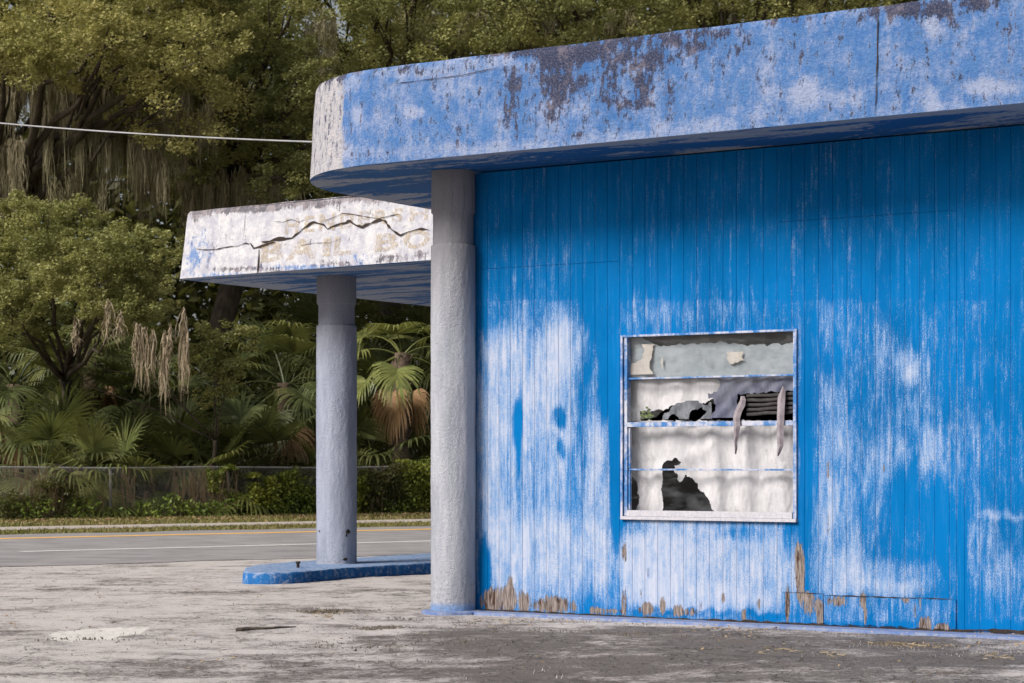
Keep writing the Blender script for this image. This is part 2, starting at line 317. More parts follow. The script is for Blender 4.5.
M = dict(
    wall=mat_wallpaint(), fascia=mat_stucco_blue(), wstucco=mat_stucco_white(), soffit=mat_soffit(), column=mat_column(), column2=mat_column('column_render_blue_grey', (0.27, 0.30, 0.39), (0.40, 0.43, 0.53)), curb=mat_bluecurb(), lot=mat_lot(),
    asphalt=mat_noise('road_asphalt', (0.19, 0.18, 0.187), (0.31, 0.295, 0.305), 1.1, .9, .4, (0.27, 0.26, 0.265), stretch=(1, 1.6, 1), detail=14),
    yellow=mat_noise('yellow_line_paint', (0.88, 0.47, 0.07), (0.74, 0.43, 0.12), 12, .8, 0, (0.45, 0.33, 0.18)),
    wline=mat_noise('white_line_paint', (0.72, 0.70, 0.70), (0.55, 0.53, 0.53), 12, .8, 0),
    sidewalk=mat_noise('sidewalk_concrete', (0.44, 0.39, 0.36), (0.36, 0.32, 0.30), 3, .9, .2),
    soil=mat_noise('woodland_soil', (0.05, 0.035, 0.02), (0.09, 0.07, 0.04), 1.5, .95, .4),
    verge=mat_noise('verge_ground', (0.17, 0.13, 0.055), (0.13, 0.13, 0.035), 1.2, .95, .4, (0.24, 0.17, 0.10)),
    roofing=mat_noise('roof_top', (0.14, 0.13, 0.13), (0.08, 0.08, 0.08), 2),
    bark=mat_noise('bark', (0.035, 0.026, 0.018), (0.085, 0.068, 0.05), 6, .95, .8, stretch=(1,1,.3), bd=.03),
    palmbark=mat_noise('palm_bark', (0.10, 0.07, 0.05), (0.20, 0.15, 0.11), 9, .95, .9, stretch=(1,1,2), bd=.04),
    metal=mat_noise('galvanised_metal', (0.34, 0.34, 0.34), (0.24, 0.22, 0.21), 9, .5, 0),
    dark=mat_noise('dark_fissure', (0.02, 0.016, 0.014), (0.05, 0.035, 0.028), 20, .95, 0),
    cable=mat_noise('cable_jacket', (0.36, 0.36, 0.38), (0.26, 0.26, 0.27), 4, .6, 0),
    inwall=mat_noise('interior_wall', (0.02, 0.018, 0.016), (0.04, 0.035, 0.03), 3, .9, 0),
    ledge=mat_noise('ledge_paint', (0.09, 0.15, 0.34), (0.20, 0.24, 0.36), 9, .9, .3, (0.30, 0.28, 0.29), detail=12),
    stripcloth=mat_noise('faded_tape', (0.30, 0.27, 0.30), (0.20, 0.17, 0.19), 14, .8, .3),
    blind=mat_noise('blackened_slats', (0.018, 0.016, 0.018), (0.045, 0.04, 0.04), 20, .7, .2),
    stick=mat_noise('dead_wood', (0.05, 0.04, 0.035), (0.12, 0.10, 0.08), 20, .9, .4),
    patch=mat_noise('pale_concrete', (0.78, 0.74, 0.71), (0.62, 0.58, 0.56), 15, .9, .2),
    farwall=mat_noise('pale_render', (0.50, 0.49, 0.50), (0.38, 0.38, 0.40), 2, .9, 0),
    oakleaf=mat_leaf('oak_leaves_warm', (0.16, 0.155, 0.05), (0.50, 0.46, 0.19), (0.56, 0.50, 0.20)),
    oakcool=mat_leaf('oak_leaves_green', (0.11, 0.12, 0.05), (0.34, 0.35, 0.15), (0.42, 0.40, 0.15)),
    bright=mat_leaf('young_oak_leaves', (0.13, 0.14, 0.05), (0.36, 0.36, 0.14), (0.44, 0.42, 0.17)),
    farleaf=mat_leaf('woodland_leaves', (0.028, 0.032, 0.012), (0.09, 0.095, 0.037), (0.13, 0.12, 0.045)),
    palmleaf=mat_leaf('palm_fronds', (0.04, 0.055, 0.022), (0.14, 0.165, 0.065), (0.22, 0.22, 0.08), .25, .42),
    palmlite=mat_leaf('palm_fronds_light', (0.08, 0.10, 0.035), (0.25, 0.28, 0.09), (0.32, 0.31, 0.10), .3, .42),
    deadpalm=mat_leaf('dead_fronds', (0.34, 0.20, 0.10), (0.55, 0.36, 0.22), (0.45, 0.27, 0.13), .2),
    vine=mat_leaf('vine_leaves', (0.06, 0.085, 0.018), (0.25, 0.30, 0.05), (0.36, 0.36, 0.06)),
    weed=mat_leaf('weed_leaves', (0.068, 0.121, 0.020), (0.189, 0.270, 0.047), (0.243, 0.270, 0.054)),
    moss=mat_leaf('hanging_moss', (0.24, 0.20, 0.13), (0.55, 0.48, 0.34), (0.36, 0.34, 0.20), .2, .9),
    mosslite=mat_leaf('hanging_moss_light', (0.24, 0.19, 0.13), (0.42, 0.34, 0.25), (0.36, 0.29, 0.21), .2, .9),
    litter=mat_leaf('dry_leaf_litter', (0.20, 0.12, 0.06), (0.42, 0.31, 0.20), (0.30, 0.20, 0.10), .1, .9),
    grass=mat_leaf('grass_blades', (0.08, 0.09, 0.02), (0.24, 0.22, 0.07), (0.26, 0.21, 0.10), .2),
)

# ------------------------------------------------------------------ the setting: ground, lot, road, sidewalk
gm = MB().add([(-400,-60,-.06),(400,-60,-.06),(400,700,-.06),(-400,700,-.06)], [(0,1,2,3)]); tag(gm.build('ground', M['soil']), kind='structure')

def build_lot():
    xs = np.concatenate([np.arange(-16, -7, .5), np.arange(-7, 5.2, .055), np.arange(5.2, 16, .4)]); ys = np.concatenate([np.arange(-6, 12, .4), np.arange(12, 20, .045), np.arange(20, 34, .07), np.arange(34, 40, .4)])
    KD = 1.3
    D = [ # dark marks: (px, py, rx, ry, k)
      (720,655,440,38,.42),(820,690,520,34,.28),(300,676,260,20,.28),(60,668,120,12,.2),
      (620,650,190,26,.42),(860,650,210,22,.5),(960,660,110,9,.5),(480,640,110,14,.45),(900,645,60,6,.3),(420,655,60,16,.2),(560,672,150,16,.2),
      (350,628,46,4,.5),(400,618,60,5,.3),(380,641,40,5,.4),(450,632,50,6,.35),(330,590,70,4,.25),(380,600,60,5,.2),(190,594,70,3,.3),(60,588,60,3,.3),(280,581,50,3,.3)]
    P = [(140,600,120,7,.30),(60,578,90,6,.25),(200,572,80,4,.35),(60,656,80,9,.22),(250,650,80,8,.2),(350,556,60,4,.4),(700,676,150,8,.15),(820,668,60,7,.2)]
    vs = []; dk = []; pa = []
    for y in ys:
        for x in xs:
            q = -x*sB + y*cB
            fade = 1 - sst(q, 22.5, 25.2)
            z = (mnoise.noise(Vector((x*.35, y*.35, 0)))*.022 + mnoise.noise(Vector((x*1.6, y*1.6, 3)))*.012 + mnoise.noise(Vector((x*5, y*3.6, 5)))*.007 + (mnoise.noise(Vector((x*13, y*9, 7)))*.004 if y > 12 else 0))*fade
            t = (x-OX)*CA - (y-OY)*SA; s = -((x-OX)*SA + (y-OY)*CA)
            nearb = (1 - sst(s, .25, 1.2)) * sst(t, -1.2, -.2)
            z = z*(1-nearb*.85) - .004*nearb
            if q > 25.2: z = -.03 * sst(q, 26.0, 26.6)
            vs.append((x, y, z))
            if y > 8:
                u, v = pxl((x, y, 0)); dk.append(max(-.2, KD*blobs(D, u, v))); pa.append(blobs(P, u, v))
            else: dk.append(.25); pa.append(0)
    nx = len(xs); fs = [(j*nx+i, j*nx+i+1, (j+1)*nx+i+1, (j+1)*nx+i) for j in range(len(ys)-1) for i in range(nx-1)]
    pp = [(47,636),(60,631.5),(85,629),(110,628),(135,627.2),(151,627.5),(150,630),(138,633),(122,635),(118,638),(98,640),(70,641.5),(55,640.5)]
    pt = []
    for (x, y, z) in vs:
        if y < 12 or y > 19 or x > -2: pt.append(0); continue
        u, v_ = pxl((x, y, 0)); u += 3*mnoise.noise(Vector((x*3, y*3, 0))); v_ += 1.3*mnoise.noise(Vector((x*3, y*3, 9)))
        c = False; j = len(pp)-1
        for i in range(len(pp)):
            if (pp[i][1] > v_) != (pp[j][1] > v_) and u < (pp[j][0]-pp[i][0])*(v_-pp[i][1])/(pp[j][1]-pp[i][1])+pp[i][0]: c = not c
            j = i
        pt.append(1.0 if c else 0.0)
    me = mesh('parking_lot', vs, fs, True); attr(me, 'patch', pt); attr(me, 'dark', dk); attr(me, 'pale', pa)
    tag(link('parking_lot', me, M['lot']), kind='structure')
build_lot()

def strip(name, q0, q1, z, mat, p0=-80, p1=140, kind='structure', wob=0, n=200):
    m = MB(); rnd = random.Random(name); vs = []
    for i in range(n+1):
        p = p0 + (p1-p0)*i/n
        vs += [RD(p, q0 + wob*mnoise.noise(Vector((p*.6, 1.7, q0)))*2 + wob*.5*mnoise.noise(Vector((p*4.1, 1.7, q0))), z), RD(p, q1 + wob*mnoise.noise(Vector((p*.6, 5.1, q1)))*2, z)]
    m.add(vs, [(2*i, 2*i+2, 2*i+3, 2*i+1) for i in range(n)])
    return tag(m.build(name, mat), kind=kind)
strip('road', 25.55, 36.75, .006, M['asphalt'], wob=.22, n=900)
strip('road_line', 29.49, 29.73, .010, M['wline'], p0=12.35)
strip('road_line', 34.66, 35.06, .010, M['yellow'])
strip('verge', 36.75, 60, .002, M['verge'])
strip('sidewalk', 38.45, 40.4, .03, M['sidewalk'], wob=.03, n=900)

# ------------------------------------------------------------------ wear maps (measured marks) for the wall
WEAR = [ # left panel
 (530,470,66,150,.42),(500,345,26,26,.3),(568,345,26,30,.35),(570,560,30,60,.3),(520,560,40,60,.25),(600,560,16,50,.12),(515,400,42,75,.28),(560,400,22,88,.30),(557,330,12,50,.25),(598,480,16,115,.62),(540,360,60,40,.16),(500,560,24,50,.2),(606,590,12,26,.25),(540,560,70,55,.16),(585,560,26,45,.12),(488,470,16,130,.36),(540,285,70,40,.08),(700,305,90,24,.04),(860,300,60,20,.04),(604,540,10,50,.1),
 (518,425,6,26,-.9),(519,455,4,22,-.6),(560,417,7,14,-.9),(561,447,5,12,-.7),(485,572,6,38,-1.1),(616,440,6,120,-.7),(610,370,14,40,-.45),(603,395,7,30,-.4),(583,410,5,70,-.25),(572,500,5,60,-.25),(536,520,3,60,-.25),(612,585,8,20,-.3),(600,300,24,40,-.2),
 # under window
 (650,562,40,52,.75),(705,565,95,56,.80),(770,572,32,52,.45),(700,600,90,14,.3),(760,570,22,32,-.42),(735,560,10,30,-.25),(650,530,25,8,-.35),(680,537,40,5,-.2),(690,612,60,4,-.4),(770,617,30,4,-.5),(745,535,30,8,-.3),(790,545,8,30,-.2),
 # right panels
 (835,330,18,24,.20),(878,345,20,30,.22),(907,365,15,22,.50),(912,375,8,14,.3),(930,350,12,30,.22),(838,415,20,50,.26),(832,392,13,26,.12),(870,390,10,35,.15),(905,415,14,32,.2),(928,395,12,40,.22),(890,455,22,28,.24),(935,458,18,28,.30),
 (850,470,35,40,.14),(925,450,8,26,.25),(960,455,26,36,.14),(990,440,24,36,.08),(985,420,4,50,.1),(840,540,30,55,.36),(835,575,45,28,.30),(900,578,52,20,.45),(850,470,60,60,.16),(930,430,60,60,.12),(880,590,60,10,.3),(870,520,20,40,.16),(823,500,18,50,.20),(905,500,22,40,-.25),(862,515,7,32,-.30),(940,520,14,40,-.35),(806,470,7,160,-.5),(812,560,4,30,-.2),
 (990,545,18,55,.28),(1008,575,18,28,.30),(1000,516,28,5,.40),(975,540,6,60,.18),(1018,560,8,60,.1),(1000,605,30,20,.12),
 (870,611,90,16,.22),(860,616,30,14,.12),(870,626,92,5,-.5),(1000,630,50,9,-.5),(962,560,5,70,-.5),
 # faint chalky lights above
 (640,305,14,28,.14),(665,315,30,14,.10),(740,318,40,16,.06),(700,310,20,14,.08),(512,300,30,30,.03)]
BARE = [(505,600,24,14,.52),(490,602,9,16,.3),(510,590,3,14,.6),(526,604,6,12,.4),(553,605,20,9,.62),(574,607,4,6,.4),(595,610,6,4,.4),(608,611,20,3,.4),
 (624,604,3,18,.45),(624,553,3,11,.5),(647,609,9,7,.6),(662,606,3,10,.5),(678,611,6,7,.6),(690,612,10,4,.4),(743,616,3,7,.5),(760,604,2.5,7,.5),(723,598,2,6,.4),(647,572,1.5,7,.3),(642,595,1.5,10,.3),(700,606,1.5,8,.3),
 (800,572,5,30,.85),(798,552,3,12,.5),(803,596,10,5,.5),(787,605,3,22,.6),(812,605,10,12,.45),(820,616,4,16,.55),(838,601,12,6,.45),(863,600,3,9,.5),(865,615,2,12,.4),(905,600,5,4,.4),(920,598,2,14,.3),
 (806,628,8,5,.4),(842,629,6,4,.4),(885,631,26,3,.5),(925,626,8,10,.6),(915,612,2,10,.3),(943,630,10,7,.6),(957,628,3,12,.4),(990,635,60,3.5,.55),(828,470,1.2,10,.4),(828,525,1.2,14,.4),(884,468,1.5,6,.5)]

T0, T1 = -0.035, 9.5
WT0, WT1, WZ0, WZ1 = 1.49, 3.109, .857, 2.40
WALLTOP = 3.88
def build_wall():
    gro = [1.47 + .122*k for k in range(-12, 66)]
    gro = [x for x in gro if .01 < x < T1-.02 and abs(x-2.93) > .0]
    seams = {3.064: 'v', 4.457: 'v', 1.47: 'v'}
    gro = sorted([x for x in gro if all(abs(x-s) > .03 for s in seams)] + list(seams))
    ts = set([T0, T1, WT0, WT1]); gd = {}
    for x in gro:
        wd = .0024 if x not in seams else .0030
        for a, d in ((-wd-.0015, 0), (-wd+.0005, 1), (wd-.0005, 1), (wd+.0015, 0)):
            v = round(x+a, 5); ts.add(v); gd[v] = d
    t = .0
    while t < T1:
        if all(abs(t-x) > .009 for x in gro) and abs(t-WT0) > .008 and abs(t-WT1) > .008: ts.add(round(t, 5))
        t += .02 if t < 5.6 else .1
    ts = sorted(ts)
    zs = set([0.02, WALLTOP, WZ0, WZ1]); z = .02; sz = {3.03: (0, 1.47), 3.27: (2.95, 4.457)}
    while z < WALLTOP:
        if all(abs(z-k) > .012 for k in (WZ0, WZ1, 3.03, 3.27)): zs.add(round(z, 5))
        z += .024
    zd = {}
    for k in sz:
        for a, d in ((-.004, 0), (-.002, 1), (.002, 1), (.004, 0)): zs.add(round(k+a, 5)); zd[round(k+a, 5)] = (d, sz[k])
    zs = sorted(zs); vs = []; wr = []; br = []; uv = []
    for z in zs:
        for t in ts:
            d = .004*gd.get(t, 0)
            if z in zd and zd[z][1][0] <= t <= zd[z][1][1] and zd[z][0]: d = max(d, .005)
            buck = .004*mnoise.noise(Vector((t*.9, z*.7, 2)))
            p = W(t, buck - d, z); vs.append(p); x, y = pxl(p); x = min(x, 4000)
            if t < 5.3:
                xx = x + 2*mnoise.noise(Vector((t*9, z*2, 0))); yy = y + 9*mnoise.noise(Vector((t*8, z*1.2, 4)))
                a = -.14 + 1.25*blobs(WEAR, xx, yy); b = 1.75*blobs(BARE, x, y)
                if y < 300: a -= .16
                if d > 0 and y > 300: a += .25
            else:
                a = -.15 + .5*sst(z, 1.8, .4)*(0.5+mnoise.noise(Vector((t*1.5, z, 0)))); b = .5*(1-sst(z, .03, .2))
            wr.append(a); br.append(b); uv.append((t, z))
    n = len(ts); fs = []
    for j in range(len(zs)-1):
        for i in range(n-1):
            if WT0-1e-6 <= ts[i] and ts[i+1] <= WT1+1e-6 and WZ0-1e-6 <= zs[j] and zs[j+1] <= WZ1+1e-6: continue
            fs.append((j*n+i, j*n+i+1, (j+1)*n+i+1, (j+1)*n+i))
    me = mesh('wall', vs, fs); uvmap(me, uv); attr(me, 'wear', wr); attr(me, 'bare', br)
    return link('wall', me, M['wall'], bld)

bld = empty('commercial_building', W(4, -1.5, 0), 'blue painted single storey building with peeling grooved siding and a thick overhanging flat roof', 'building')
wall = build_wall(); wall['label'] = 'front wall of grooved blue siding, paint worn to white and bare wood at the foot'
# other walls (simple siding sheets), inner boards round the window opening
def plain_wall(f, L, name='wall'):
    n = int(L/.122); ts = []
    for k in range(n): ts += [k*.122, k*.122+.112, k*.122+.115, k*.122+.1195]
    dd = [0, 0, -.006, -.006]*n; zs = [.02, .5, 1.2, 2.2, 3.1, WALLTOP]
    vs = [f(t, d, z) for z in zs for t, d in zip(ts, dd)]; N = len(ts)
    me = mesh(name, vs, [(j*N+i, j*N+i+1, (j+1)*N+i+1, (j+1)*N+i) for j in range(len(zs)-1) for i in range(N-1)])
    uvmap(me, [(t+20, z) for z in zs for t in ts]); attr(me, 'wear', [(.35 if z < 1.3 else -.1) for z in zs for t in ts]); attr(me, 'bare', [(.4 if z < .1 else 0) for z in zs for t in ts])
    return link(name, me, M['wall'], bld)
DEP = 7.5
plain_wall(lambda t, d, z: W(0-d, -t, z), DEP)
plain_wall(lambda t, d, z: W(9.5+d, -t, z), DEP)
plain_wall(lambda t, d, z: W(t, -DEP-d, z), 9.5)
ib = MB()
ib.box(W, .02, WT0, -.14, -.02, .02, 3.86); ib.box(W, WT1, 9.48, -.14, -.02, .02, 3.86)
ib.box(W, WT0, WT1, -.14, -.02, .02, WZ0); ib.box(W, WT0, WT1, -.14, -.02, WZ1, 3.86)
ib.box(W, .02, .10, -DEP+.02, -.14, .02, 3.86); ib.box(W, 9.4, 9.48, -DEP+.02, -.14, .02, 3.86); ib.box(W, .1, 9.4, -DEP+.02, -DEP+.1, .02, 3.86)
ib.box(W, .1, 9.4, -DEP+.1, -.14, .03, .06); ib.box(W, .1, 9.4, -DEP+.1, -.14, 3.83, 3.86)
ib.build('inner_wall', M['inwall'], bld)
# painted foundation ledge
lm = MB(); lv = []
N = 120
for i in range(N+1):
    t = -.25 + 9.9*i/N; w_ = .19 + .035*mnoise.noise(Vector((t*2.2, 0, 0))); lv += [W(t, -.05, .022), W(t, w_, .018), W(t, w_+.012, -.02)]
lm.add(lv, [(3*i, 3*i+3, 3*i+4, 3*i+1) for i in range(N)] + [(3*i+1, 3*i+4, 3*i+5, 3*i+2) for i in range(N)]); lm.build('foundation_ledge', M['ledge'], bld)

# roof slab with a rounded corner
def rounded(t0, t1, s0, s1, r_front, r_back, step=.05, right=0.02):
    """outline (front is s1): starts at front right, runs left along the front, round the corner, back along the left side, then right along the back"""
    P = []
    def arc(cx, cy, r, a0, a1):
        n = max(3, int(abs(a1-a0)*r/step))
        for i in range(1, n+1):
            a = a0+(a1-a0)*i/n; P.append((cx+r*math.cos(a), cy+r*math.sin(a)))
    def seg(a, b):
        L = math.dist(a, b); n = max(1, int(L/step))
        for i in range(1, n+1): P.append((a[0]+(b[0]-a[0])*i/n, a[1]+(b[1]-a[1])*i/n))
    P.append((t1, s1)); seg((t1, s1), (t0+r_front, s1)); arc(t0+r_front, s1-r_front, r_front, math.pi/2, math.pi)
    seg((t0, s1-r_front), (t0, s0+r_back)); arc(t0+r_back, s0+r_back, r_back, math.pi, 1.5*math.pi); seg((t0+r_back, s0), (t1, s0)); seg((t1, s0), (t1, s1))
    return P[:-1]
FW = [(415,113,9,7,.7),(358,113,8,12,.5),(362,152,24,10,.45),(440,150,60,9,.3),(520,150,60,10,.35),(560,120,30,20,.25),(807,92,22,20,.6),(771,94,8,12,.35),(840,100,12,10,.3),(925,95,14,14,.45),(990,88,36,9,.5),(940,110,40,8,.3),
      (390,110,30,30,.05),(700,130,60,12,.3),(620,140,60,10,.35),(465,95,30,20,.1),(350,85,30,8,.3),(420,72,60,7,.4),(930,25,10,10,.6),(975,22,7,10,.6),(480,62,40,8,.4)]
FB = [(590,85,95,50,.22),(640,50,130,16,.28),(560,75,30,40,.2),(930,12,60,18,.2),(520,50,70,6,.5),(515,78,9,12,.45),(512,105,7,26,.45),(508,118,8,12,.2),(556,80,18,32,.32),(565,55,40,12,.35),(548,112,7,8,.4),(607,80,7,28,.38),(628,62,22,10,.35),(633,104,22,7,.4),(645,85,10,22,.45),(655,62,12,16,.35),(668,90,6,30,.35),(672,118,8,5,.3),(690,45,30,7,.3),(720,66,4,9,.45),
      (725,33,36,7,.42),(640,34,80,7,.35),(780,22,40,4,.3),(890,8,30,6,.3),(905,8,16,12,.45),(930,10,26,10,.35),(945,16,9,12,.35),(975,4,22,7,.5),(405,70,80,5,.28),(335,78,16,7,.4),(330,120,6,14,.16),(328,150,7,18,.15),(462,146,10,5,.4),(575,136,16,4,.35),(545,140,12,4,.3),(653,142,10,4,.3),(870,12,10,8,.3),(800,45,10,20,.1),(1010,30,12,14,.2),(855,50,6,10,.15)]
def slab(prefix, outline, top_inset, zb, zt, mat, parent, wearf, soff_wear, zadd=lambda t, s: 0, levels=22):
    cx = sum(p[0] for p in outline)/len(outline); cy = sum(p[1] for p in outline)/len(outline)
    n = len(outline); vs = []; A = {'wear': [], 'bare': [], 'white': []}; uv = []; arc = [0]
    for i in range(1, n+1): arc.append(arc[-1]+math.dist(outline[i % n], outline[i-1]))
    nor = []
    for i in range(n):
        a = outline[i-1]; b = outline[(i+1) % n]; dx, dy = b[0]-a[0], b[1]-a[1]; L = math.hypot(dx, dy) or 1
        nor.append((-dy/L, dx/L))       # outline runs counter-clockwise -> flip below if needed
    tst = (outline[5][0]+nor[5][0]*.01, outline[5][1]+nor[5][1]*.01)
    sg = 1 if tst[1] > outline[5][1] else -1
    for j in range(levels+1):
        f = j/levels; ins = top_inset*f
        if j == levels: ins += .02
        for i in range(n+1):
            k = i % n; t = outline[k][0]-sg*nor[k][0]*ins; s = outline[k][1]-sg*nor[k][1]*ins
            bmp = .006*mnoise.noise(Vector((t*3, s*3, f*3)))
            p = W(t+sg*nor[k][0]*bmp, s+sg*nor[k][1]*bmp, zb+zadd(t, s)+(zt-zb)*f*(1 if j < levels else 1.0)+ (0.008*mnoise.noise(Vector((arc[i]*3, 9, 0))) if j >= levels-1 else 0))
            vs.append(p); x, y = pxl(p); a, b, c = wearf(x, y, f, arc[i], t, s); A['wear'].append(a); A['bare'].append(b); A['white'].append(c); uv.append((arc[i], f*(zt-zb)))
    m = n+1; fs = [(j*m+i, j*m+i+1, (j+1)*m+i+1, (j+1)*m+i) for j in range(levels) for i in range(n)]
    me = mesh('fascia', vs, fs, True); uvmap(me, uv)
    for k, v in A.items(): attr(me, k, v)
    fa = link('fascia', me, mat, parent)
    # soffit: strips from rim to centre line, as a dense grid of rings
    rings = [1, .985, .95, .9, .8, .65, .45, .2]; v2 = []; u2 = []; w2 = []; b2 = []
    for r in rings:
        for i in range(n):
            t = cx+(outline[i][0]-cx)*r; s = cy+(outline[i][1]-cy)*r
            if abs(r-1) < .08:   # keep the rim rings parallel to the edge
                d = {1: .002, .985: .10, .95: .28}.get(r, .3); t = outline[i][0]-sg*nor[i][0]*d; s = outline[i][1]-sg*nor[i][1]*d
            z = zb+zadd(t, s)+ (0 if r == 1 else (-.0 if r > .98 else .012))
            v2.append(W(t, s, z)); u2.append((t, s)); a, b = soff_wear(r, t, s); w2.append(a); b2.append(b)
    f2 = [(j*n+i, j*n+(i+1) % n, (j+1)*n+(i+1) % n, (j+1)*n+i) for j in range(len(rings)-1) for i in range(n)] + [tuple((len(rings)-1)*n+i for i in range(n))]
    me2 = mesh('soffit', v2, f2); uvmap(me2, u2); attr(me2, 'wear', w2); attr(me2, 'bare', b2)
    link('soffit', me2, M['soffit'], parent)
    tp = [W(outline[i][0]-sg*nor[i][0]*(top_inset+.04), outline[i][1]-sg*nor[i][1]*(top_inset+.04), zt-.01+zadd(*outline[i])) for i in range(n)]
    rm = mesh('roof_top', tp, [tuple(range(n))]); link('roof_top', rm, M['roofing'], parent)
    return fa
def near_wear(x, y, f, arc, t, s):
    if s > -.6 and t < 5.6:
        n1 = 6*mnoise.noise(Vector((x*.05, y*.05, 0)))
        w_ = .26+1.1*blobs(FW, x+n1, y); b = -.15+1.6*blobs(FB, x+n1*.6, y+n1*.5) + .55*sst(f, .86, 1)*(.55+mnoise.noise(Vector((arc*1.7, 0, 0))))
        wt = .95*(1-sst(x, 333, 358)) if s < 1.0 and t < 1 else 0
        if t < -1.0 and s < .7: wt = max(wt, .8)
        if wt > .5: b += .04
        return w_, b, wt-.1
    return .2, .1+.3*f, (.6 if t < 0 else 0)
def near_soff(r, t, s):
    edge = 1 if r >= .985 else (.35 if r > .94 else 0)
    k = .12+.35*edge + (.25 if s > .25 and t > .3 else 0)
    if s > .75: k += .15
    return k, (1 if t > 2.4 and s > .2 else 0)
OUT1 = rounded(-1.86, 10.4, -DEP-.9, .97, 1.5, 1.4)
slab('roof', OUT1, .05, 3.88, 4.71, M['fascia'], bld, near_wear, near_soff)
# seams and cracks in the fascia: thin dark fissures following the stucco face
def fissure(pts, width, plane_s, parent, name='crack', proud=.004, seed=1, zrot=None, ztop=None, frame=None):
    rnd = random.Random(seed); P = []
    for k in range(len(pts)-1):
        a, b = pts[k], pts[k+1]; n = max(2, int(math.dist(a, b)/.05))
        for i in range(n): P.append((a[0]+(b[0]-a[0])*i/n, a[1]+(b[1]-a[1])*i/n))
    P.append(pts[-1]); m = MB(); vs = []; L = len(P)
    for i, (t, z) in enumerate(P):
        a = P[max(i-1, 0)]; b = P[min(i+1, L-1)]; dx, dz = b[0]-a[0], b[1]-a[1]; l = math.hypot(dx, dz) or 1
        ww = width*(.35+1.3*rnd.random())*min(1, .25+i/3, .25+(L-1-i)/3); j = rnd.uniform(-.5, .5)*width
        nx, nz = -dz/l, dx/l; s = plane_s(t, z)+proud
        for sgn in (1, -1): 
            vs.append(frame(t+nx*(ww*sgn+j), s, z+nz*(ww*sgn+j)))
    m.add(vs, [(2*i, 2*i+2, 2*i+3, 2*i+1) for i in range(L-1)])
    return m.build(name, M['dark'], parent)
def px_to_plane(px, py, s_of):     # ray through a photo point onto the near/far fascia plane (s = constant)
    s = s_of; u = (px-512)/FPX
    # X = OX + t CA - s SA ; Y = OY - t SA - s CA ; X = uY
    t = (u*(OY - s*CA) - OX + s*SA)/(CA + u*SA); Y = OY - t*SA - s*CA
    return t, EYE+(HZ-py)/FPX*Y
def pts_on(L, s): return [px_to_plane(x, y, s) for x, y in L]
nf = lambda t, z: .97-.05*(z-3.88)/.83+.006
fissure(pts_on([(878,8),(878.5,60),(878,116)], .93), .004, nf, bld, frame=W, seed=2)
fissure(pts_on([(538,112),(538,146)], .93), .002, nf, bld, frame=W, seed=3)
fissure(pts_on([(390,85),(430,80),(462,76),(500,68)], .91), .0022, nf, bld, frame=W, seed=4)

# columns
def column_mesh(name, c, r, zt, z1, z2, zb, parent, mat='column'):
    prof = [(r*1.02, zb), (r*1.0, zb+.03)] + [(r, zb+.03+(z2-zb-.03)*k/90) for k in range(1, 91)] + [(r*.99, z2+.012), (r*.90, z2+.016)] + [(r*.90, z2+.02+(z1-z2-.03)*k/3) for k in range(4)] + [(r*.96, z1), (r*.975, z1+.006), (r*.975, zt)]
    j = lambda a, z: .0035*mnoise.noise(Vector((math.cos(a)*3, math.sin(a)*3, z*2.2)))+.0035*mnoise.noise(Vector((math.cos(a)*9, math.sin(a)*9, z*16)))
    m = MB().lathe(c, prof, 110, j); o = m.build(name, M[mat], parent, smooth=True); return o
# near column: right silhouette meets the wall corner
cx0, cy0 = (453.2-512)/FPX*18.72, 18.72
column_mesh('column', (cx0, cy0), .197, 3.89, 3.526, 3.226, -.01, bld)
pm = MB().lathe((cx0, cy0), [(.0, .027), (.25, .026), (.28, .018), (.285, -.02)], 40, lambda a, z: .015*mnoise.noise(Vector((math.cos(a)*2, math.sin(a)*2, 0)))); pm.build('column_footing', M['ledge'], bld)

# patch boards at the foot of the wall (set proud of the siding)
def patch_board(t0, t1, z0, z1):
    m = MB(); ts = np.linspace(t0, t1, 70); zs = np.linspace(z0, z1, 16); vs = []; wr = []; br = []; uv = []
    for z in zs:
        for t in ts:
            p = W(t, .012, z); vs.append(p); x, y = pxl(p); wr.append(.0+blobs(WEAR, x, y)*.6); br.append(1.75*blobs(BARE, x, y)+.03); uv.append((t+.013, z))
    n = len(ts); fs = [(j*n+i, j*n+i+1, (j+1)*n+i+1, (j+1)*n+i) for j in range(15) for i in range(n-1)]
    k = len(vs)
    for (a, b) in (((t0, z1), (t1, z1)), ((t0, z0), (t1, z0)), ((t0, z0), (t0, z1)), ((t1, z0), (t1, z1))):
        q = len(vs); vs += [W(a[0], .012, a[1]), W(b[0], .012, b[1]), W(b[0], .001, b[1]), W(a[0], .001, a[1])]; wr += [-.3]*4; br += [.4]*4; uv += [(a[0], a[1]), (b[0], b[1]), (b[0], b[1]+.01), (a[0], a[1]+.01)]; fs.append((q, q+1, q+2, q+3))
    me = mesh('patch_board', vs, fs); uvmap(me, uv); attr(me, 'wear', wr); attr(me, 'bare', br)
    link('patch_board', me, M['wall'], bld)
ta, tb = px_to_plane(782, 600, 0)[0], px_to_plane(824, 600, 0)[0]; tc = 4.452
patch_board(ta, tb-.004, .035, px_to_plane(790, 592.5, 0)[1]); patch_board(tb, tc, .03, px_to_plane(880, 597, 0)[1])
fissure([(ta, zt_ := px_to_plane(790, 592, 0)[1]), (tb, zt_-.003)], .0028, lambda t, z: .013, bld, name='board_gap', frame=W, seed=31)
fissure([(tb, px_to_plane(830, 595.3, 0)[1]), (tc, px_to_plane(880, 596.3, 0)[1])], .0030, lambda t, z: .013, bld, name='board_gap', frame=W, seed=32)
fissure([(tb, .03), (tb, zt_)], .0025, lambda t, z: .013, bld, name='board_gap', frame=W, seed=33)
